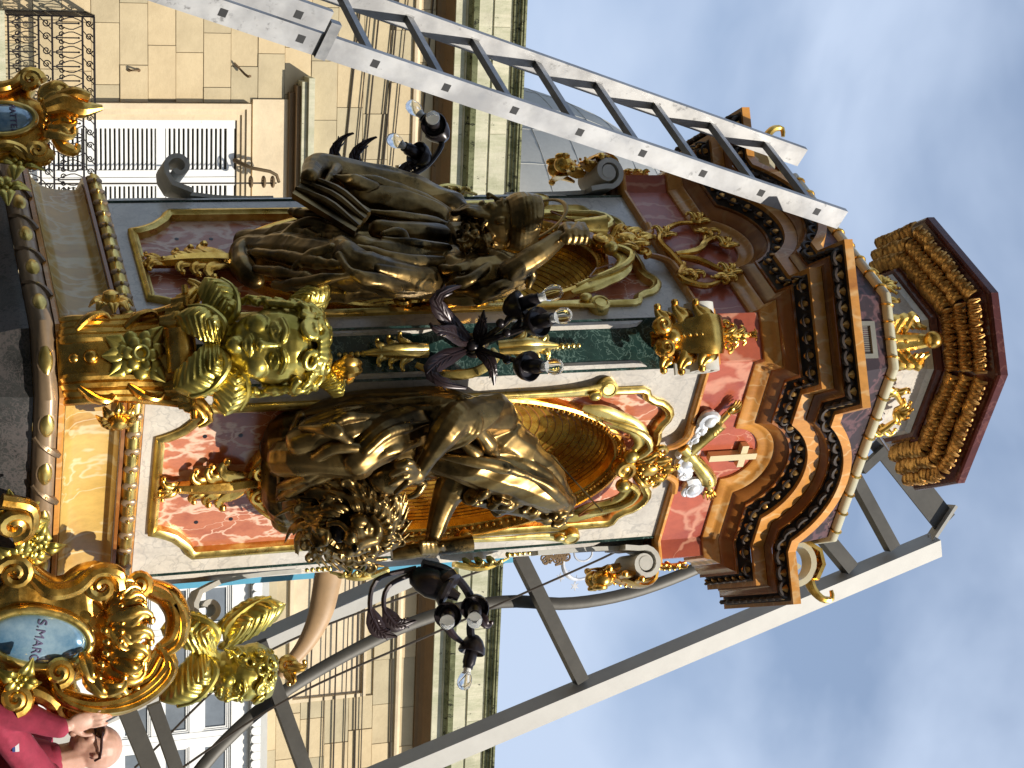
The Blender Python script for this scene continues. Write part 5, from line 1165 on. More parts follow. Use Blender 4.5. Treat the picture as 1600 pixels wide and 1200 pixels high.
cherub('cherub_head', C, nC*.95+tC*.10-Z3*.28, Z3-nC*.05+tC*.06, R, 'gilt cherub head with wings below the three-bulb lamp, facing the street',
       [(qc(352, 505, .28), -tC*.85-Z3*.35, Z3*.8-tC*.3, nC, .22, .13), (qc(356, 575, .28), tC*.90-Z3*.15, Z3*.9, nC, .21, .13), (qc(345, 555, .34), tC*.50-Z3*.85, tC*.8+Z3*.3, nC, .25, .14), (qc(345, 525, .33), -tC*.40-Z3*.85, -tC*.8+Z3*.3, nC, .21, .12), (qc(462, 482, .20), -tC*.50+Z3*.8, tC*.6+Z3*.5, nC-tC*.3, .19, .09), (qc(498, 588, .24), tC*.65+Z3*.7, Z3*.7-tC*.6, nC, .14, .08)])
m = MB()
nE, tE = FR['E']; W = lambda s, z, d=0.: fp('C', s, z, d)
c = qc(533, 575, .30)
blade(m, [c-Z3*.03, c+Z3*.03+nC*.03, c+Z3*.07-nC*.0], nC, [.02, .05, .03], .03, 9); curl(m, c+Z3*.02+tC*.03, tC, Z3, .03, .01, 1.4); ell(m, c, (.035, .03, .045))
tag(obj('gilt_flame', m, M['gold'], None), 'small gilt tuft above the curls of the cherub facing the street', 'ornament')
C2 = aty(1052, 372, -.10); fE = nrm(nE*.75-FR['R'][0]*.35-Z3*.30)
cherub('cherub_head', C2, nrm(nE*.9-tE*.55-Z3*.35), Z3, .15, 'gilt cherub head in profile with spread wings above the large cartouche',
       [(aty(990, 350, -.22), np.array([-.35, -.1, .95]), np.array([-.9, -.1, -.3]), np.array([0, -1, 0.1]), .33, .13), (aty(1000, 335, -.26), np.array([-.25, -.1, -.95]), np.array([-.9, 0, .3]), np.array([0, -1, 0.1]), .27, .14), (aty(1030, 325, -.26), np.array([.60, 0, -.85]), np.array([.8, 0, .5]), np.array([0, -1, 0.1]), .30, .15)])
# ---------------------------------------------------------------- cartouches
M['enamel'] = plain('blue_enamel', (.05, .22, .42), .12, .25, .25, 4, .02, (.50, .66, .74)); M['enamel'].node_tree.nodes['Principled BSDF'].inputs['Coat Weight'].default_value = 1.
M['ink'] = plain('dark_lettering', (.10, .08, .16), .5)
def cartouche(loc, ex, ey, ez, sc, text, label, tsize, toff):
    ex, ey, ez = nrm(ex), nrm(ey), nrm(ez); th = thing('cartouche', loc-ey*.28*sc, label, 'cartouche', 'gilt cartouches at the base corners'); W = lambda a, b, d=0.: loc+ex*a*sc+ey*b*sc+ez*d*sc
    # shield plate with scooped outline
    o = []
    half = [(0, -.32), (.10, -.34), (.17, -.27), (.15, -.2), (.22, -.16), (.29, -.20), (.33, -.12), (.27, -.04), (.24, .04), (.30, .10), (.33, .19), (.26, .24), (.19, .20), (.15, .26), (.09, .31), (0, .30)]
    hp = smooth_path(np.array([(*p, 0) for p in half]), 40)[:, :2]; o = [tuple(p) for p in hp]+[(-p[0], p[1]) for p in hp[::-1][1:-1]]
    m = MB(); prism(m, loc-ez*.03*sc, ex*sc, ey*sc, ez*sc, o, -.03, .045, .03); obj('shield', m, M['gold'], th)
    # oval medallion with rim
    G = []
    for i in range(8):
        q = math.pi/2*i/7; G.append([W(.105*math.cos(q)*math.cos(a), .195*math.cos(q)*math.sin(a), .035+.035*math.sin(q)) for a in np.linspace(0, 2*np.pi, 41)])
    m = MB(); grid(m, G); obj('medallion', m, M['enamel'], th, 2)
    m = MB(); tube(m, [W(.120*math.cos(a), .212*math.sin(a), .03) for a in np.linspace(0, 2*np.pi, 49)], .022*sc, 10, cap=False); obj('rim', m, M['gold2'], th)
    # lettering as raised flat letters
    cu = bpy.data.curves.new('t', 'FONT'); cu.body = text; cu.size = tsize*sc; cu.extrude = .0012; cu.align_x = 'CENTER'; cu.align_y = 'CENTER'; cu.space_character = 1.05
    to = bpy.data.objects.new('t', cu); COLL.objects.link(to); dg = bpy.context.evaluated_depsgraph_get(); me = bpy.data.meshes.new_from_object(to.evaluated_get(dg)); bpy.data.objects.remove(to)
    V = np.array([v.co[:] for v in me.vertices]); Fs = [list(p.vertices) for p in me.polygons]; bpy.data.meshes.remove(me)
    if len(V):
        a_, b_ = V[:, 0]/sc+toff[0], V[:, 1]/sc+toff[1]; dz = .035+.035*np.sqrt(np.clip(1-(a_/.105)**2-(b_/.195)**2, 0, 1)); mm = MB(); mm.add(loc+np.outer(a_*sc, ex)+np.outer(b_*sc, ey)+np.outer(dz*sc+.0025+V[:, 2], ez), Fs); obj('lettering', mm, M['ink'], th, False, False)
    # scrolls and acanthus round it
    W2 = lambda a, b, d=0.: W(a, b, d)
    for sg in (-1, 1):
        m = MB(); snail(m, W2, sg*.27, .20, .05, .075*1, math.pi*.5, 1.6, -sg, .36); obj('scroll', m, M['gold'], th)
        m = MB(); snail(m, W2, sg*.27, -.15, .05, .07, -math.pi*.5, 1.6, sg, .36); obj('scroll', m, M['gold'], th)
        m = MB(); snail(m, W2, sg*.13, -.31, .05, .06, math.pi*.2, 1.5, sg, .38); obj('scroll', m, M['gold'], th)
        m = MB(); stube(m, [W(sg*.26, -.08, .04), W(sg*.22, .0, .06), W(sg*.25, .10, .06), W(sg*.33, .17, .05), W(sg*.33, .26, .05), W(sg*.26, .27, .05)], [.02*sc, .04*sc, .035*sc, .03*sc, .03*sc, .015*sc], 20, seg=9); obj('curl_band', m, M['gold'], th)
    m = MB()
    for i, a in enumerate((-1.1, -.7, -.3, .1, .5, .9)): frond(m, lambda x, y, d: W(x, y, d), ez, .06*(i-2.5)*.6, .27, .05, math.pi/2-a*.9, .24*(1), .5, .05, .02, 1 if a > 0 else -1, .7, .05)
    for i in range(5): ell(m, W((i-2)*.05, .255+.02*math.cos(i-2), .09), .018*sc, 8, 6)
    obj('acanthus_crest', m, M['gold'], th)
    return th, W
vE = nrm(CAM-aty(1010, 60, -.45)); 
ezR = nrm(np.array([.30, -.95, -.05])); exR = nrm(np.cross(Z3, -ezR)*1.); exR = nrm(np.array([.93, .29, -.22])); eyR = nrm(np.cross(ezR, exR)); eyR = eyR if eyR[2] > 0 else -eyR
locR = aty(992, 58, -.55)
thR, WR = cartouche(locR, exR, eyR, ezR, 1.0, 'S.MARC', 'large gilt cartouche with pale blue oval lettered S.MARC beside the man in maroon', .052, (.0, .0))
# the big acanthus handle of the large cartouche
for pts, rad in (([(905, 210), (918, 232), (932, 262), (962, 278), (1000, 272), (1018, 248)], (.03, .045, .055, .055, .05, .03)), ([(1008, 250), (1040, 262), (1075, 235), (1098, 190), (1102, 140), (1085, 95), (1055, 85)], (.03, .05, .05, .05, .045, .04, .02)), ([(1040, 150), (1062, 190), (1052, 225), (1020, 245)], (.02, .035, .04, .03))):
    m = MB(); pp = [aty(u, h, -.55) for u, h in pts]; stube(m, pp, rad, 26, seg=10)
    for e in (-.02, .02): stube(m, [p+np.array([e*.8, -.04, e*.6]) for p in pp], np.array(rad)*.35, 26, seg=6)
    obj('acanthus_handle', m, M['gold'], thR)
for (u, h, r) in ((912, 216, .05), (1050, 92, .055), (1092, 24, .06)):
    m = MB(); W = lambda a, b, d, c=aty(u, h, -.6): c+np.array([a, 0, b])+np.array([0, -1., 0])*d
    snail(m, W, 0, 0, 0, r, 0, 1.6, 1, .42); ell(m, aty(u, h, -.57), r*.7, 12, 8); obj('handle_curl', m, M['gold'], thR)
m = MB(); W = lambda a, b, d, c=aty(958, 170, -.6): c+np.array([a, 0, b])+np.array([0, -1., 0])*d
for i in range(11):
    a = math.pi*(.05+.95*i/10); frond(m, W, np.array([0, -1., 0]), .02*math.cos(a), .0, .0, a, .20, .5, .034, .02, 1 if math.cos(a) > 0 else -1, .7, .06)
for i in range(7): ell(m, W((i-3)*.035, .045-.004*abs(i-3), .075), .014, 8, 6)
obj('shell', m, M['gold'], thR)
m = MB()
for (u, h, a) in ((1052, 135, .4), (1030, 175, .9), (1075, 150, 1.4), (1020, 130, 0)): frond(m, lambda x, y, d, c=aty(u, h, -.6): c+np.array([x, 0, y])+np.array([0, -1., 0])*d, np.array([0, -1., 0]), 0, 0, 0, a, .16, .5, .036, .02, 1, .6, .05)
obj('acanthus', m, M['gold'], thR)
locL = aty(190, 2, -.25); ezL = nrm(np.array([-.42, -.90, -.05])); exL = nrm(np.array([.90, -.42, .0])); eyL = nrm(np.cross(ezL, exL)); eyL = eyL if eyL[2] > 0 else -eyL
thL, WL = cartouche(locL, exL, eyL, ezL, .66, 'MATTEI', 'gilt cartouche with deep blue oval at the shaded base corner beside the iron balcony', .058, (-.0, .07))
m = MB()
for pts, rad in (([(168, 70), (160, 100), (170, 125), (168, 160)], (.03, .045, .04, .012)), ([(150, 90), (146, 118), (152, 140)], (.02, .03, .02)), ([(232, 20), (248, 48), (240, 72), (222, 66)], (.03, .035, .03, .015)), ([(215, 85), (230, 100), (236, 118), (225, 122)], (.02, .03, .025, .012))): stube(m, [aty(u, h, -.35) for u, h in pts], rad, 14, seg=9)
obj('acanthus_tip', m, M['gold'], thL)
# leaves and berries laid on the lower block between the cartouches
for (u, h) in ((795, 20), (812, 35), (835, 48), (848, 62), (862, 40), (868, 22), (1055, 30), (300, 8), (262, 30)):
    c = P('R', u, h, .26) if u > 500 else P('L', u, h, .30); nn_ = FR['R'][0] if u > 500 else FR['L'][0]; tt_ = FR['R'][1] if u > 500 else FR['L'][1]
    if u > 1000: c = aty(u, h, -.62)
    m = MB()
    for i in range(4): a = i*1.6+u; d = tt_*math.cos(a)+Z3*math.sin(a); blade(m, [c, c+d*.05+nn_*.03, c+d*.105+nn_*.0], nn_, [.012, .036, .004], .012, 9, .5)
    for i in range(3): ell(m, c+nn_*.03+tt_*.02*math.cos(i*2.1)+Z3*.02*math.sin(i*2.1), .014, 8, 6)
    obj('leaf_spray', m, M['cherub'], ped)
m = MB(); W = lambda a, b, d, c=P('R', 818, 22, .30): c+FR['R'][1]*a+Z3*b+FR['R'][0]*d
snail(m, W, 0, 0, 0, .075, 0, 1.6, 1, .42); stube(m, [W(.02, .07, 0), W(-.08, .06, 0), W(-.12, -.05, 0)], [.03, .03, .03], 8); obj('base_volute', m, M['gold'], ped)
# ---------------------------------------------------------------- candelabra
def bulb(th, base, d, sc=1.):
    """socket, collar and clear bulb pointing along d"""
    d = nrm(d); m = MB(); lathe(m, base-d*.03*sc, d, [(.018*sc, -.03*sc), (.042*sc, -.01*sc), (.058*sc, .02*sc), (.064*sc, .05*sc), (.060*sc, .056*sc), (.045*sc, .03*sc), (.0, .03*sc)], 20); obj('drip_pan', m, M['iron'], th)
    m = MB(); lathe(m, base, d, [(.026*sc, 0), (.030*sc, .02*sc), (.030*sc, .075*sc), (.024*sc, .085*sc), (.024*sc, .10*sc), (.017*sc, .10*sc)], 18); obj('socket', m, M['iron'], th)
    m = MB(); lathe(m, base+d*.085*sc, d, [(.016*sc, 0), (.018*sc, .03*sc), (.016*sc, .045*sc), (.0, .045*sc)], 14); obj('bulb_base', m, M['ceramic'], th)
    m = MB(); lathe(m, base+d*.10*sc, d, [(.014*sc, 0), (.018*sc, .015*sc), (.030*sc, .04*sc), (.034*sc, .062*sc), (.030*sc, .085*sc), (.017*sc, .099*sc), (.0, .102*sc)], 18); obj('bulb', m, M['glass'], th, 2)
def ironleaf(m, pts, nor, w):
    blade(m, pts, nor, [w*.3, w, w*1.05, w*.5, w*.15], .008, 12, .5, 7); tube(m, smooth_path(pts, 12)+nrm(nor)*.007, .004, 5)
    for i in range(6):
        p = smooth_path(pts, 12)[2+i]; q = smooth_path(pts, 12)[4+i]; s_ = nrm(np.cross(q-p, nor))
        for sg in (-1, 1): stube(m, [p, p+(q-p)*.6+s_*sg*w*.4+nrm(nor)*.008, q+s_*sg*w*.62], [.003, .005, .003], 5, seg=5)
# the three-bulb lamp on the near corner
qd = lambda h, u, d: P('C', u, h, d)
lamp = thing('wall_candelabrum', qd(720, 538, .05), 'black iron candelabrum with three bulbs on the green marble corner', 'lamp', 'iron candelabra on the pedestal corners')
m = MB(); lathe(m, qd(738, 541, .02), nC, [(.05, 0), (.055, .02), (.04, .05), (.03, .10), (.035, .12), (.02, .15), (.0, .155)], 16); ell(m, qd(738, 541, .15), (.03, .03, .03)); obj('boss', m, M['iron'], lamp)
for tip, mid, dd in (((818, 478), (790, 505), nC*.55-tC*.2+Z3*.75), ((848, 504), (800, 520), nC*.86+Z3*.35), ((833, 572), (800, 562), nC*.82+tC*.15+Z3*.35)):
    m = MB(); d_ = .36 if tip[1] != 478 else .30; stube(m, [qd(740, 541, .12), qd(765, (541+mid[1])/2, .20), qd(mid[0], mid[1], .27), qd(tip[0]-6, tip[1], d_)], [.016, .013, .012, .016], 14, seg=8)
    ell(m, qd(mid[0]-8, mid[1], .26), (.02, .02, .02)); frond(m, lambda a, b, d, c=qd(mid[0], mid[1], .26): c+tC*a+Z3*b+nC*d, nC, 0, 0, 0, 1.6+(.8 if tip[1] < 541 else -.8), .09, .5, .016, .01, 1); obj('arm', m, M['iron'], lamp)
    bulb(lamp, qd(tip[0]-10, tip[1], d_), dd, 1.0)
for pts, w in (([(738, 535, .14), (700, 500, .22), (680, 468, .26), (700, 452, .27), (722, 446, .24)], .035), ([(735, 538, .14), (705, 520, .24), (680, 515, .28), (672, 505, .26)], .035), ([(732, 546, .14), (695, 560, .2), (672, 580, .24), (690, 598, .27), (728, 606, .25)], .036), ([(742, 546, .14), (762, 560, .2), (770, 580, .2), (772, 602, .17)], .028), ([(745, 536, .14), (752, 510, .2), (756, 485, .2)], .028)):
    m = MB(); ironleaf(m, [qd(*p) for p in pts], nC-Z3*.15, w); obj('leaf', m, M['plum'], lamp)
m = MB(); stube(m, [qd(650, 570, .05), qd(690, 585, .10), qd(740, 582, .12), qd(775, 560, .10), qd(770, 545, .05)], [.012, .02, .022, .02, .012], 16, seg=8, up=nC, flat=.5); obj('bow', m, M['gold2'], lamp)
# the lamp on the far left corner
y0 = .05
qa = lambda h, u, y=0.: aty(u, h, y0+y)
lamp = thing('wall_candelabrum', qa(615, 300), 'black iron candelabrum with curling leaves and bulbs beside the shaded statue', 'lamp', 'iron candelabra on the pedestal corners')
m = MB(); stube(m, [qa(600, 302), qa(635, 278), qa(668, 258), qa(688, 232), qa(690, 220)], [.022, .017, .014, .012, .014], 16, seg=8); stube(m, [qa(612, 296), qa(605, 280), qa(628, 270), qa(648, 275)], [.014, .012, .01, .006], 10, seg=7); obj('arm', m, M['iron'], lamp)
m = MB(); stube(m, [qa(665, 262), qa(660, 252), qa(656, 244)], [.014, .014, .02], 8, seg=8); obj('arm', m, M['iron'], lamp)
bulb(lamp, qa(655, 243), np.array([-.25, -.25, -.55]), 1.0); bulb(lamp, qa(684, 205), np.array([-.55, .25, -.45]), 1.0); bulb(lamp, qa(678, 196, -.12), np.array([-.1, -1., -.35]), .95)
for pts in ([(560, 300), (530, 262), (522, 235), (536, 215), (552, 208)], [(575, 300), (556, 262), (556, 238), (572, 222), (588, 214)], [(640, 285), (628, 275), (640, 258), (652, 268)]):
    m = MB(); ironleaf(m, [qa(*p) for p in pts], np.array([.3, -1, .2]), .034); obj('leaf', m, M['plum'], lamp)
# the lamp on the right corner
y0 = -.12
lamp = thing('wall_candelabrum', qa(690, 890), 'black iron candelabrum with leaves and bulbs beside the sunlit statue', 'lamp', 'iron candelabra on the pedestal corners')
m = MB(); lathe(m, qa(650, 900), np.array([.45, -.35, .75]), [(.015, -.03), (.045, -.01), (.062, .03), (.07, .08), (.06, .13), (.075, .15), (.07, .165), (.03, .175), (.02, .22)], 20); lathe(m, qa(690, 905, -.02), np.array([.5, -.5, .4]), [(.04, -.02), (.075, .02), (.07, .05), (.03, .06)], 18); obj('drip_pan', m, M['iron'], lamp)
m = MB(); stube(m, [qa(660, 880), qa(700, 892), qa(728, 920), qa(742, 950)], [.02, .022, .02, .024], 14, seg=8); stube(m, [qa(742, 950), qa(735, 980), qa(738, 1005)], [.022, .02, .02], 8, seg=8); obj('arm', m, M['iron'], lamp)
bulb(lamp, qa(742, 948), np.array([.15, -.55, -.2]), 1.05); bulb(lamp, qa(738, 1012), np.array([.75, -.2, -.3]), 1.0); bulb(lamp, qa(700, 960, -.1), np.array([.1, -1., -.35]), 1.0)
for pts in ([(650, 888), (590, 905), (578, 950), (592, 985), (620, 995)], [(655, 892), (608, 915), (600, 950), (618, 975), (650, 970)]):
    m = MB(); pp = [qa(*p) for p in pts]; stube(m, pp[:4], [.014, .012, .012, .01], 14, seg=7); ironleaf(m, pp[2:], np.array([.2, -1, .1]), .04); obj('leaf', m, M['plum'], lamp)
m = MB(); frond(m, lambda a, b, d, c=qa(745, 955): c+np.array([a, -d, b]), np.array([0, -1., 0]), 0, 0, 0, .3, .12, .5, .03, .015, 1); stube(m, [qa(690, 962), qa(706, 990), qa(724, 1005)], [.03, .02, .01], 8); obj('leaf_stub', m, M['plum'], lamp)
# ---------------------------------------------------------------- aluminium ladder against the shaded side
M['alu'] = metal('aluminium', (.30, .30, .305), (.46, .46, .46), .5, .1, 5, .06, .55, ((.22, .22, .22), 16, .6))
M['aludark'] = metal('dull_aluminium', (.22, .22, .22), (.34, .34, .34), .45, .1, 8, .06, .8)
M['black'] = plain('black_plastic', (.015, .015, .016), .5)
nL, tL = FR['L']; SA = .265
lp = lambda s, z: nL*(1.0+(6.07-z)*.3304)+tL*s+Z3*z
Ltop, Lbot = lp(SA, 6.085), lp(SA, .02); eL = nrm(Ltop-Lbot); nLd = nrm(np.cross(eL, tL)); nLd = nLd if nLd@nL > 0 else -nLd
def hit(u, h):                                  # point of the ladder plane seen at a spot
    v = ray(u, h); nn_ = np.cross(eL, tL); return CAM+v*(((Ltop-CAM)@nn_)/(v@nn_))
SBv = float(np.mean([hit(95, 840)@tL, hit(255, 1240)@tL, hit(75, 790)@tL])); 
lad = thing('extension_ladder', (lp(SA, 0)+lp(SBv, 0))/2, 'tall aluminium extension ladder leaning on the shaded side of the cornice', 'ladder')
def rail(s, z0, z1, off, wd=.088):
    a, b = lp(s, z0)+nLd*off, lp(s, z1)+nLd*off; m = MB()
    box(m, (a+b)/2, tL*.003, nLd*wd/2, (b-a)/2)
    for sg in (-1, 1): box(m, (a+b)/2+nLd*sg*(wd/2+.002)-tL*.011, tL*.014, nLd*.002, (b-a)/2)
    r = obj('rail', m, M['alu'], lad, False); return r
zA = [hit(u, h)[2] for h, u in ((1278, 333), (1188, 300), (1097, 268), (1000, 232), (900, 198), (795, 160), (688, 118), (575, 78))]
dz = (zA[0]-zA[-1])/(len(zA)-1)
zl = hit(90, 505)[2]
topz = hit(346, 1318)[2]
rA = rail(SA, zl-1.2, topz, 0); rB = rail(SBv, zl-1.2, hit(257, 1262)[2], 0)
rA2 = rail(SA+.012, .02, zl, .106, .08); rB2 = rail(SBv-.012, .02, zl, .106, .08)
def rung(z, off, s0, s1, ra):
    a, b = lp(s0, z)+nLd*off, lp(s1, z)+nLd*off; m = MB(); beam(m, a, b, .03, .03, eL); obj('rung', m, M['aludark'], lad, False)
    for e, sg in ((a, -1), (b, 1)):
        m = MB(); box(m, e+tL*sg*.003, tL*.003, nLd*.021, eL*.021); p = obj('rung_plug', m, M['aludark'], lad, False)
        m = MB(); box(m, e+tL*sg*.0065, tL*.001, nLd*.0165, eL*.0165); obj('plug_hole', m, M['black'], p, False)
z = zA[0]
while z > zl-1.2: rung(z, 0, SBv+.004, SA-.004, rA); z -= dz
z = zl-.12
while z > .2: rung(z, .095, SBv-.008, SA+.008, rA2); z -= dz
for s in (SA, SBv):
    m = MB(); c = lp(s, zl+.03)+nLd*.03; box(m, c, tL*.018, nLd*.08, eL*.022); obj('guide_bracket', m, M['aludark'], lad, False)
# ---------------------------------------------------------------- steel lifting frame behind the pedestal
M['steel'] = plain('chipped_white_steel', (.36, .35, .32), .5, 0, .08, 6, .08, None, ((.12, .10, .08), 14, .66, .05))
M['greysteel'] = plain('grey_steel', (.07, .065, .055), .5, .2, .2, 8, .08)
fy = 1.5; fa = lambda u, h, dy=0.: aty(u, h, fy+dy)
frm = thing('steel_frame', np.array([2.5, 1.4, 0]), 'chipped white and grey steel lifting frame with crossbars rising behind the sunlit side', 'frame')
def fbeam(name, a, b, w, mt, dep=None, twist=0.):
    a, b = np.asarray(a), np.asarray(b); d = nrm(b-a); up = nrm(np.cross(d, np.array([0, 1., 0]))); 
    if twist: f_ = np.cross(d, up); up = up*math.cos(twist)+f_*math.sin(twist)
    m = MB(); beam(m, a, b, dep or w, w, up); return obj(name, m, mt, frm, False)
r0, r1 = fa(851, 1462), fa(1230, 560); dd = nrm(r1-r0)
fbeam('rail', r0, r0+dd*7.2, .115, M['steel'], .115, 1.2)
s0_, s1_ = fa(585, 1340), fa(997, 422); fbeam('rail', s0_, s1_+nrm(s1_-s0_)*3.2, .09, M['steel'], .09, 1.0)
for a, b, w in (((1225, 484), (1000, 403), .075), ((1064, 908), (862, 808), .075), ((888, 1328), (800, 1255), .085), ((856, 1394), (735, 1328), .075), ((735, 1346), (700, 1384), .05)):
    fbeam('crossbar', fa(*a, -.03), fa(*b, -.03), w, M['greysteel'])
fbeam('end_plate', fa(818, 1478), fa(684, 1372), .16, M['greysteel'], .012); m = MB(); a, b = fa(848, 1450), fa(790, 1488); beam(m, a, b, .02, .10, np.array([0, 1., 0])); obj('end_cap', m, M['steel'], frm, False)
m = MB(); box(m, fa(838, 1452, -.075), np.array([.008, 0, 0]), np.array([0, .004, 0]), np.array([0, 0, .008])); obj('bolt', m, M['black'], frm, False)
m = MB(); stube(m, [fa(u, h, .1) for u, h in ((1260, 270), (1165, 345), (1080, 445), (1000, 585), (958, 690), (940, 790), (943, 890), (925, 990), (885, 1095), (845, 1160))], .036, 44, seg=8, up=np.array([0, 1., 0]), flat=.35); obj('hoop', m, M['greysteel'], frm)
for a, b, w in (((1090, 190), (1265, 262), .085), ((1100, 240), (1265, 297), .065)): fbeam('strut', fa(*a, -.6), fa(*b, -.6), w, M['greysteel'])
for sx in (0, 1):
    b = (r0+dd*7.2) if sx == 0 else (s1_+nrm(s1_-s0_)*3.2); m = MB(); beam(m, b, np.array([b[0], b[1], 0.]), .1, .1, np.array([0, 1., 0])); obj('leg', m, M['steel'], frm, False)
# ropes of the frame
for pts, nm in ((((1200, 210), (1015, 425), (869, 812), (790, 960)), 'thin dark rope running up behind the sunlit statue'), (((1230, 240), (1094, 447), (984, 690), (875, 935), (850, 985)), 'thin dark rope slanting past the right candelabrum')):
    m = MB(); stube(m, [fa(u, h, -.3) for u, h in pts], .0065, 30, seg=5); tag(obj('rope', m, M['cable'], None), nm, 'rope')
# sky-blue pole
M['blue'] = plain('sky_blue_paint', (.12, .42, .62), .4, 0, .1)
M['navy'] = plain('dark_blue_paint', (.04, .16, .26), .4, 0, .1)
bp = thing('blue_pole', aty(930, 40, 1.1)*np.array([1, 1, 0]), 'sky-blue painted pole standing close behind the right edge of the pedestal', 'pole')
a, b = aty(915, 230, 1.1), aty(874, 800, 1.1); d_ = nrm(b-a); a0 = a-d_*(a[2]/d_[2])
m = MB(); tube(m, [a0, a, b], [.048, .04, .022], 4, up=np.array([.7, -.7, 0])); obj('shaft', m, M['blue'], bp, False)
m = MB(); tube(m, [a0+np.array([-.05, .0, 0]), a+np.array([-.045, 0, 0]), b+np.array([-.025, 0, 0])], [.02, .016, .01], 4); obj('fillet', m, M['navy'], bp, False)
# tan horn-shaped bracket with a gilt curl
M['tan'] = plain('tan_painted_wood', (.42, .27, .14), .5, 0, .15)
hb = thing('horn_bracket', aty(900, 500, .9), 'tan horn-shaped wooden bracket with a gilt curl at its tip behind the sunlit side', 'bracket')
m = MB(); stube(m, [aty(u, h, .9) for u, h in ((860, 520), (905, 512), (960, 500), (1005, 478), (1040, 450), (1058, 438))], [.075, .072, .066, .052, .036, .026], 24, seg=14, up=np.array([0, 1., 0]), flat=.6); obj('horn', m, M['tan'], hb)
m = MB(); W = lambda a, b, d, c=aty(1040, 447, .8): c+np.array([a, -d, b]); snail(m, W, 0, 0, 0, .05, 0, 1.5, 1, .45); frond(m, W, np.array([0, -1., 0]), .0, .0, .0, 1.2, .13, .5, .03, .02, 1); frond(m, W, np.array([0, -1., 0]), .02, .0, .0, .6, .1, .5, .03, .02, -1); obj('gilt_curl', m, M['gold'], hb)
# silvered star crown of a far figure
sc_ = thing('star_crown', aty(885, 905, 2.5), 'silvered halo crown with small stars on wires showing past the upper right volute', 'crown')
m = MB(); c = aty(880, 905, 2.5); tube(m, [c+np.array([.10*math.cos(a), .02*math.sin(a), .115*math.sin(a)]) for a in np.linspace(-2.6, .6, 24)], np.r_[np.linspace(.006, .016, 12), np.linspace(.016, .006, 12)], 8); tube(m, [c+np.array([-.06+.05*math.cos(a), 0, .03+.06*math.sin(a)]) for a in np.linspace(0, 6.28, 20)], .007, 6); obj('crescent', m, M['silver'], sc_)
for u, h in ((916, 898), (914, 925), (900, 950), (902, 876)):
    p = aty(u, h, 2.5); m = MB(); tube(m, [c+(p-c)*.5, p], .0025, 4); o_ = obj('wire', m, M['silver'], sc_)
    m = MB(); pl = [(.03*(1 if i % 2 == 0 else .4)*math.cos(math.pi*i/6), .03*(1 if i % 2 == 0 else .4)*math.sin(math.pi*i/6)) for i in range(12)]; prism(m, p, np.array([1., 0, 0]), Z3, np.array([0, -1., 0]), pl, -.003, .003); obj('star', m, M['silver'], o_, False)
m = MB()
for i in range(12): curl(m, aty(868+random.uniform(-4, 10), 850+i*3.2, 2.45), np.array([1., 0, 0]), Z3, .03, .008, 1.4, i)
obj('wreath', m, M['brown_and_shade'], sc_)
# ---------------------------------------------------------------- the man behind the cartouche and the deck he stands on
M['skin'] = plain('skin', (.55, .30, .21), .48, 0, .10, 16, .06, (.66, .40, .30)); M['skin'].node_tree.nodes['Principled BSDF'].inputs['Subsurface Weight'].default_value = .12; M['skin'].node_tree.nodes['Principled BSDF'].inputs['Subsurface Radius'].default_value = (.012, .005, .003)
M['maroon_cloth'] = plain('maroon_cotton', (.30, .025, .055), .85, 0, .2, 22, .25)
M['trouser'] = plain('dark_denim', (.03, .035, .05), .9, 0, .2, 30, .2); M['leather'] = plain('shoe_leather', (.03, .025, .02), .5)
M['lens'] = plain('tinted_lens', (.03, .012, .01), .08); M['trim'] = plain('collar_trim', (.75, .75, .78), .7); M['trim2'] = plain('collar_blue', (.03, .06, .25), .7)
py = -.12; qp = lambda u, h, dy=0.: aty(u, h, py+dy)
HC = qp(1165, 148); Rh = .118; fwm = nrm(np.array([-.90, -.34, .06])); upm = nrm(np.array([.10, 0, 1]))
gz0 = HC[2]-1.60
man = thing('person', np.array([HC[0]+.05, HC[1], gz0]), 'bald person in maroon shirt and sunglasses raising a hand behind the large cartouche', 'person')
m = MB(); L, s_, u_, f_ = head(m, HC, fwm, upm, Rh); neck = HC+np.array([.05, .02, -.19]); chain(m, [HC+np.array([.035, .015, -.06]), neck], [.062, .066], 5, 12)
chest = neck+np.array([.03, .03, -.18]); pel = np.array([neck[0]+.06, neck[1]+.04, gz0+.93]); lat = nrm(np.cross(Z3, fwm)); lat[2] = 0
SR, SLf = neck+lat*.19+Z3*-.05, neck-lat*.19+Z3*-.05
near = SR if SR[1] < SLf[1] else SLf; far_ = SLf if near is SR else SR
near = near+np.array([-.02, -.02, .0])
chain(m, [chest, (chest+pel)/2, pel], [.135, .13, .135], 8, 14); chain(m, [near, chest, far_], [.07, .12, .07], 8, 12)
elbow = qp(1110, -14, -.42); wrist = qp(1134, 104, -.46); 
chain(m, [near, elbow], [.058, .047], 6, 10); chain(m, [elbow, (elbow+wrist)/2, wrist], [.046, .042, .028], 8, 10)
hd = nrm(qp(1110, 196, -.46)-wrist); pn = nrm(np.array([.25, -1., .1])-hd*np.dot(np.array([.25, -1., .1]), hd)); ps = np.cross(hd, pn); ps = ps if ps[0] < 0 else -ps
pal = wrist+hd*.055; ell(m, pal, np.array([hd*.056, ps*.043, pn*.017]), 12, 9); ell(m, pal+hd*.02, np.array([hd*.04, ps*.042, pn*.015]), 12, 9)
for i, Lf in enumerate((.075, .088, .082, .062)):
    x = (1.5-i)*.0205; b = pal+hd*.045+ps*x; chain(m, [b, b+hd*Lf*.45+pn*.010, b+hd*Lf*.8+pn*.004+ps*x*.12, b+hd*Lf-pn*.004+ps*x*.15], [.0095, .0092, .0085, .0072], 9, 8)
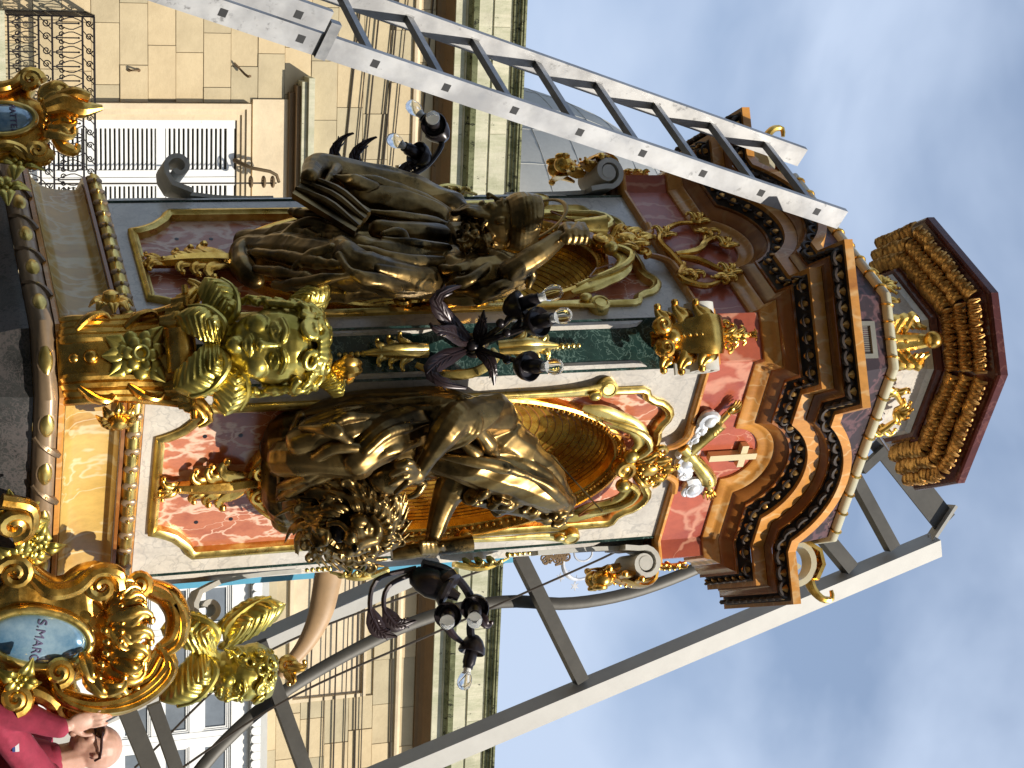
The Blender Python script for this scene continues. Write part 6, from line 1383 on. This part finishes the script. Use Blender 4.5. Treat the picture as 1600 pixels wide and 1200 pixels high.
b = wrist+hd*.03-ps*.032; chain(m, [b, b+hd*.03-ps*.026, b+hd*.062-ps*.034], [.0125, .0105, .0088], 7, 8)
fe = far_+np.array([.03, .05, -.28]); fw_ = fe+np.array([-.14, -.1, -.18]); chain(m, [far_, fe, fw_], [.055, .045, .03], 9, 10); ell(m, fw_+np.array([-.03, -.03, -.06]), (.04, .03, .055), 10, 8)
for sg in (-1, 1):
    hip = pel+lat*sg*.09; kn = np.array([hip[0]-.02, hip[1]-.01, gz0+.50]); an = np.array([hip[0]+.01, hip[1], gz0+.09]); chain(m, [hip, kn, an], [.095, .062, .045], 12, 12); chain(m, [an+Z3*-.045, an+fwm*.16*np.array([1, 1, 0])+Z3*-.06], [.045, .034], 6, 10)
remeshed('body', m, M['skin'], .0058, man, 3, .5)
m = MB(); chain(m, [chest, (chest+pel)/2, pel-Z3*.05], [.16, .158, .165], 10, 16); chain(m, [near, chest+Z3*.02, far_], [.088, .15, .088], 8, 14); chain(m, [near, elbow], [.078, .068], 8, 12); chain(m, [elbow, (elbow+wrist)/2, wrist-hd*.03], [.066, .060, .045], 8, 12); chain(m, [far_, fe, fw_+np.array([.03, .02, .04])], [.075, .064, .048], 9, 12); chain(m, [neck-Z3*.06, neck-Z3*.005], [.10, .085], 4, 14)
for i in range(16):
    p0 = chest+np.array([random.uniform(-.12, .12), -.13, random.uniform(-.2, .08)]); chain(m, [p0, p0+np.array([random.uniform(-.05, .05), -.02, -.1]), p0+np.array([random.uniform(-.06, .06), 0, -.2])], [.012, .02, .01], 6, 6)
for t_ in np.linspace(.15, .95, 7): p0 = near+(elbow-near)*t_; chain(m, [p0+np.array([-.05, -.03, .02]), p0+np.array([0, -.07, -.01]), p0+np.array([.05, -.03, .02])], [.010, .016, .010], 6, 6)
remeshed('shirt', m, M['maroon_cloth'], .008, man, 3, .5, mk_bump(.004, 14))
m = MB(); cc = neck-Z3*.005; G = []
for r_, z_ in ((.078, .03), (.086, .035), (.10, .0), (.112, -.035), (.106, -.035)): G.append([cc+np.array([r_*math.cos(a), r_*math.sin(a), z_-.03*max(0, math.cos(a-math.atan2(fwm[1], fwm[0])))]) for a in np.linspace(0, 2*np.pi, 33)])
grid(m, G); obj('collar', m, M['maroon_cloth'], man)
m = MB(); tube(m, [cc+np.array([.113*math.cos(a), .113*math.sin(a), -.036-.03*max(0, math.cos(a-math.atan2(fwm[1], fwm[0])))]) for a in np.linspace(0, 2*np.pi, 33)], .005, 6, cap=False); obj('collar_stripe', m, M['trim'], man)
m = MB(); c = near+(elbow-near)*.55+np.array([.0, -.078, .0]); box(m, c, np.array([.022, 0, 0]), np.array([0, .003, 0]), np.array([0, 0, .008])); obj('sleeve_badge', m, M['trim'], man, False)
m = MB(); box(m, c-Z3*.014, np.array([.022, 0, 0]), np.array([0, .003, 0]), np.array([0, 0, .005])); obj('sleeve_badge', m, M['trim2'], man, False)
m = MB()
for sg in (-1, 1):
    hip = pel+lat*sg*.09; kn = np.array([hip[0]-.02, hip[1]-.01, gz0+.50]); an = np.array([hip[0]+.01, hip[1], gz0+.09]); chain(m, [hip+Z3*.06, hip, kn, an], [.11, .112, .082, .066], 12, 12)
chain(m, [pel-Z3*.03, pel+Z3*.03], [.15, .15], 4, 14); remeshed('trousers', m, M['trouser'], .009, man, 3)
for sg in (-1, 1):
    an = np.array([pel[0]+lat[0]*sg*.09+.01, pel[1]+lat[1]*sg*.09, gz0+.045]); ff = nrm(fwm*np.array([1, 1, 0])); m = MB(); chain(m, [an-ff*.03, an+ff*.08, an+ff*.17-Z3*.008], [.050, .048, .036], 8, 12); remeshed('shoe', m, M['leather'], .008, man, 2)
gl = MB()
for sg in (-1, 1): ell(gl, L(sg*.30, .09, .80), np.array([s_*.25*Rh, u_*.17*Rh, f_*.05*Rh]), 14, 8)
obj('sunglass_lens', gl, M['lens'], man) if False else None
for sg in (-1, 1):
    m = MB(); la = nrm(s_*sg*.80-f_*.60); ell(m, L(sg*.36, .08, .82), np.array([la*.30*Rh, u_*.20*Rh, np.cross(la, u_)*.06*Rh]), 16, 8); obj('sunglass_lens', m, M['lens'], man)
    m = MB(); tube(m, [L(sg*.58, .14, .74), L(sg*.76, .13, .3), L(sg*.78, .10, -.08), L(sg*.76, -.08, -.2)], .0042, 6, up=u_, flat=1.4); obj('sunglass_arm', m, M['lens'], man)
m = MB(); stube(m, [L(-.1, .12, .92), L(0, .15, .95), L(.1, .12, .92)], .004, 6, seg=6); obj('sunglass_bridge', m, M['lens'], man)
# timber deck on trestles
M['timber'] = plain('worn_timber', (.26, .19, .12), .8, 0, .2, 6, .2, None, None, (1, 1, 6))
dk = thing('timber_deck', np.array([HC[0]+.2, HC[1]+.2, 0]), 'worn timber deck on posts beneath the person in maroon', 'deck')
for i in range(6):
    m = MB(); box(m, np.array([HC[0]-.35+.21*i, HC[1]+.3, gz0-.018]), np.array([.1, 0, 0]), np.array([0, .9, 0]), np.array([0, 0, .017])); obj('plank', m, M['timber'], dk, False)
for dx in (-.38, .68):
    for dy in (-.5, 1.1): m = MB(); box(m, np.array([HC[0]+dx, HC[1]+dy, (gz0-.037)/2]), np.array([.04, 0, 0]), np.array([0, .04, 0]), np.array([0, 0, (gz0-.037)/2])); obj('post', m, M['timber'], dk, False)
# ---------------------------------------------------------------- unseen houses added to block sky light and darken the gilding's reflections
def shade_terrace(name, O, ex, L, H, dep, label):
    ex = nrm(ex); nn_ = np.cross(ex, Z3); nn_ = nrm(nn_); th = thing(name, O+ex*L/2, label, 'building'); m = MB(); box(m, O+ex*L/2-nn_*dep/2+Z3*H/2, ex*L/2, nn_*dep/2, Z3*H/2); obj('wall', m, M['stone'], th, False)
    m = MB(); box(m, O+ex*L/2+nn_*.2+Z3*(H+.2), ex*(L/2+.2), nn_*.5, Z3*.198); obj('cornice', m, M['stained'], th, False)
    n_ = int(L/3.4); w0 = None
    for i in range(n_):
        for j in range(3):
            c = O+ex*(1.7+3.4*i)+Z3*(2.0+3.6*j)+nn_*.03
            if w0 is None: m = MB(); box(m, c, ex*.6, nn_*.03, Z3*1.05); w0 = obj('window', m, M['void'], th, False)
            else: copy_at(w0, c, th)
    return th
shade_terrace('added_shade_terrace', np.array([30., -13.5, 0]), np.array([-1., 0, 0]), 64, 12.5, 6, 'unseen row of limestone houses added across the street to cut sky light on the pedestal')
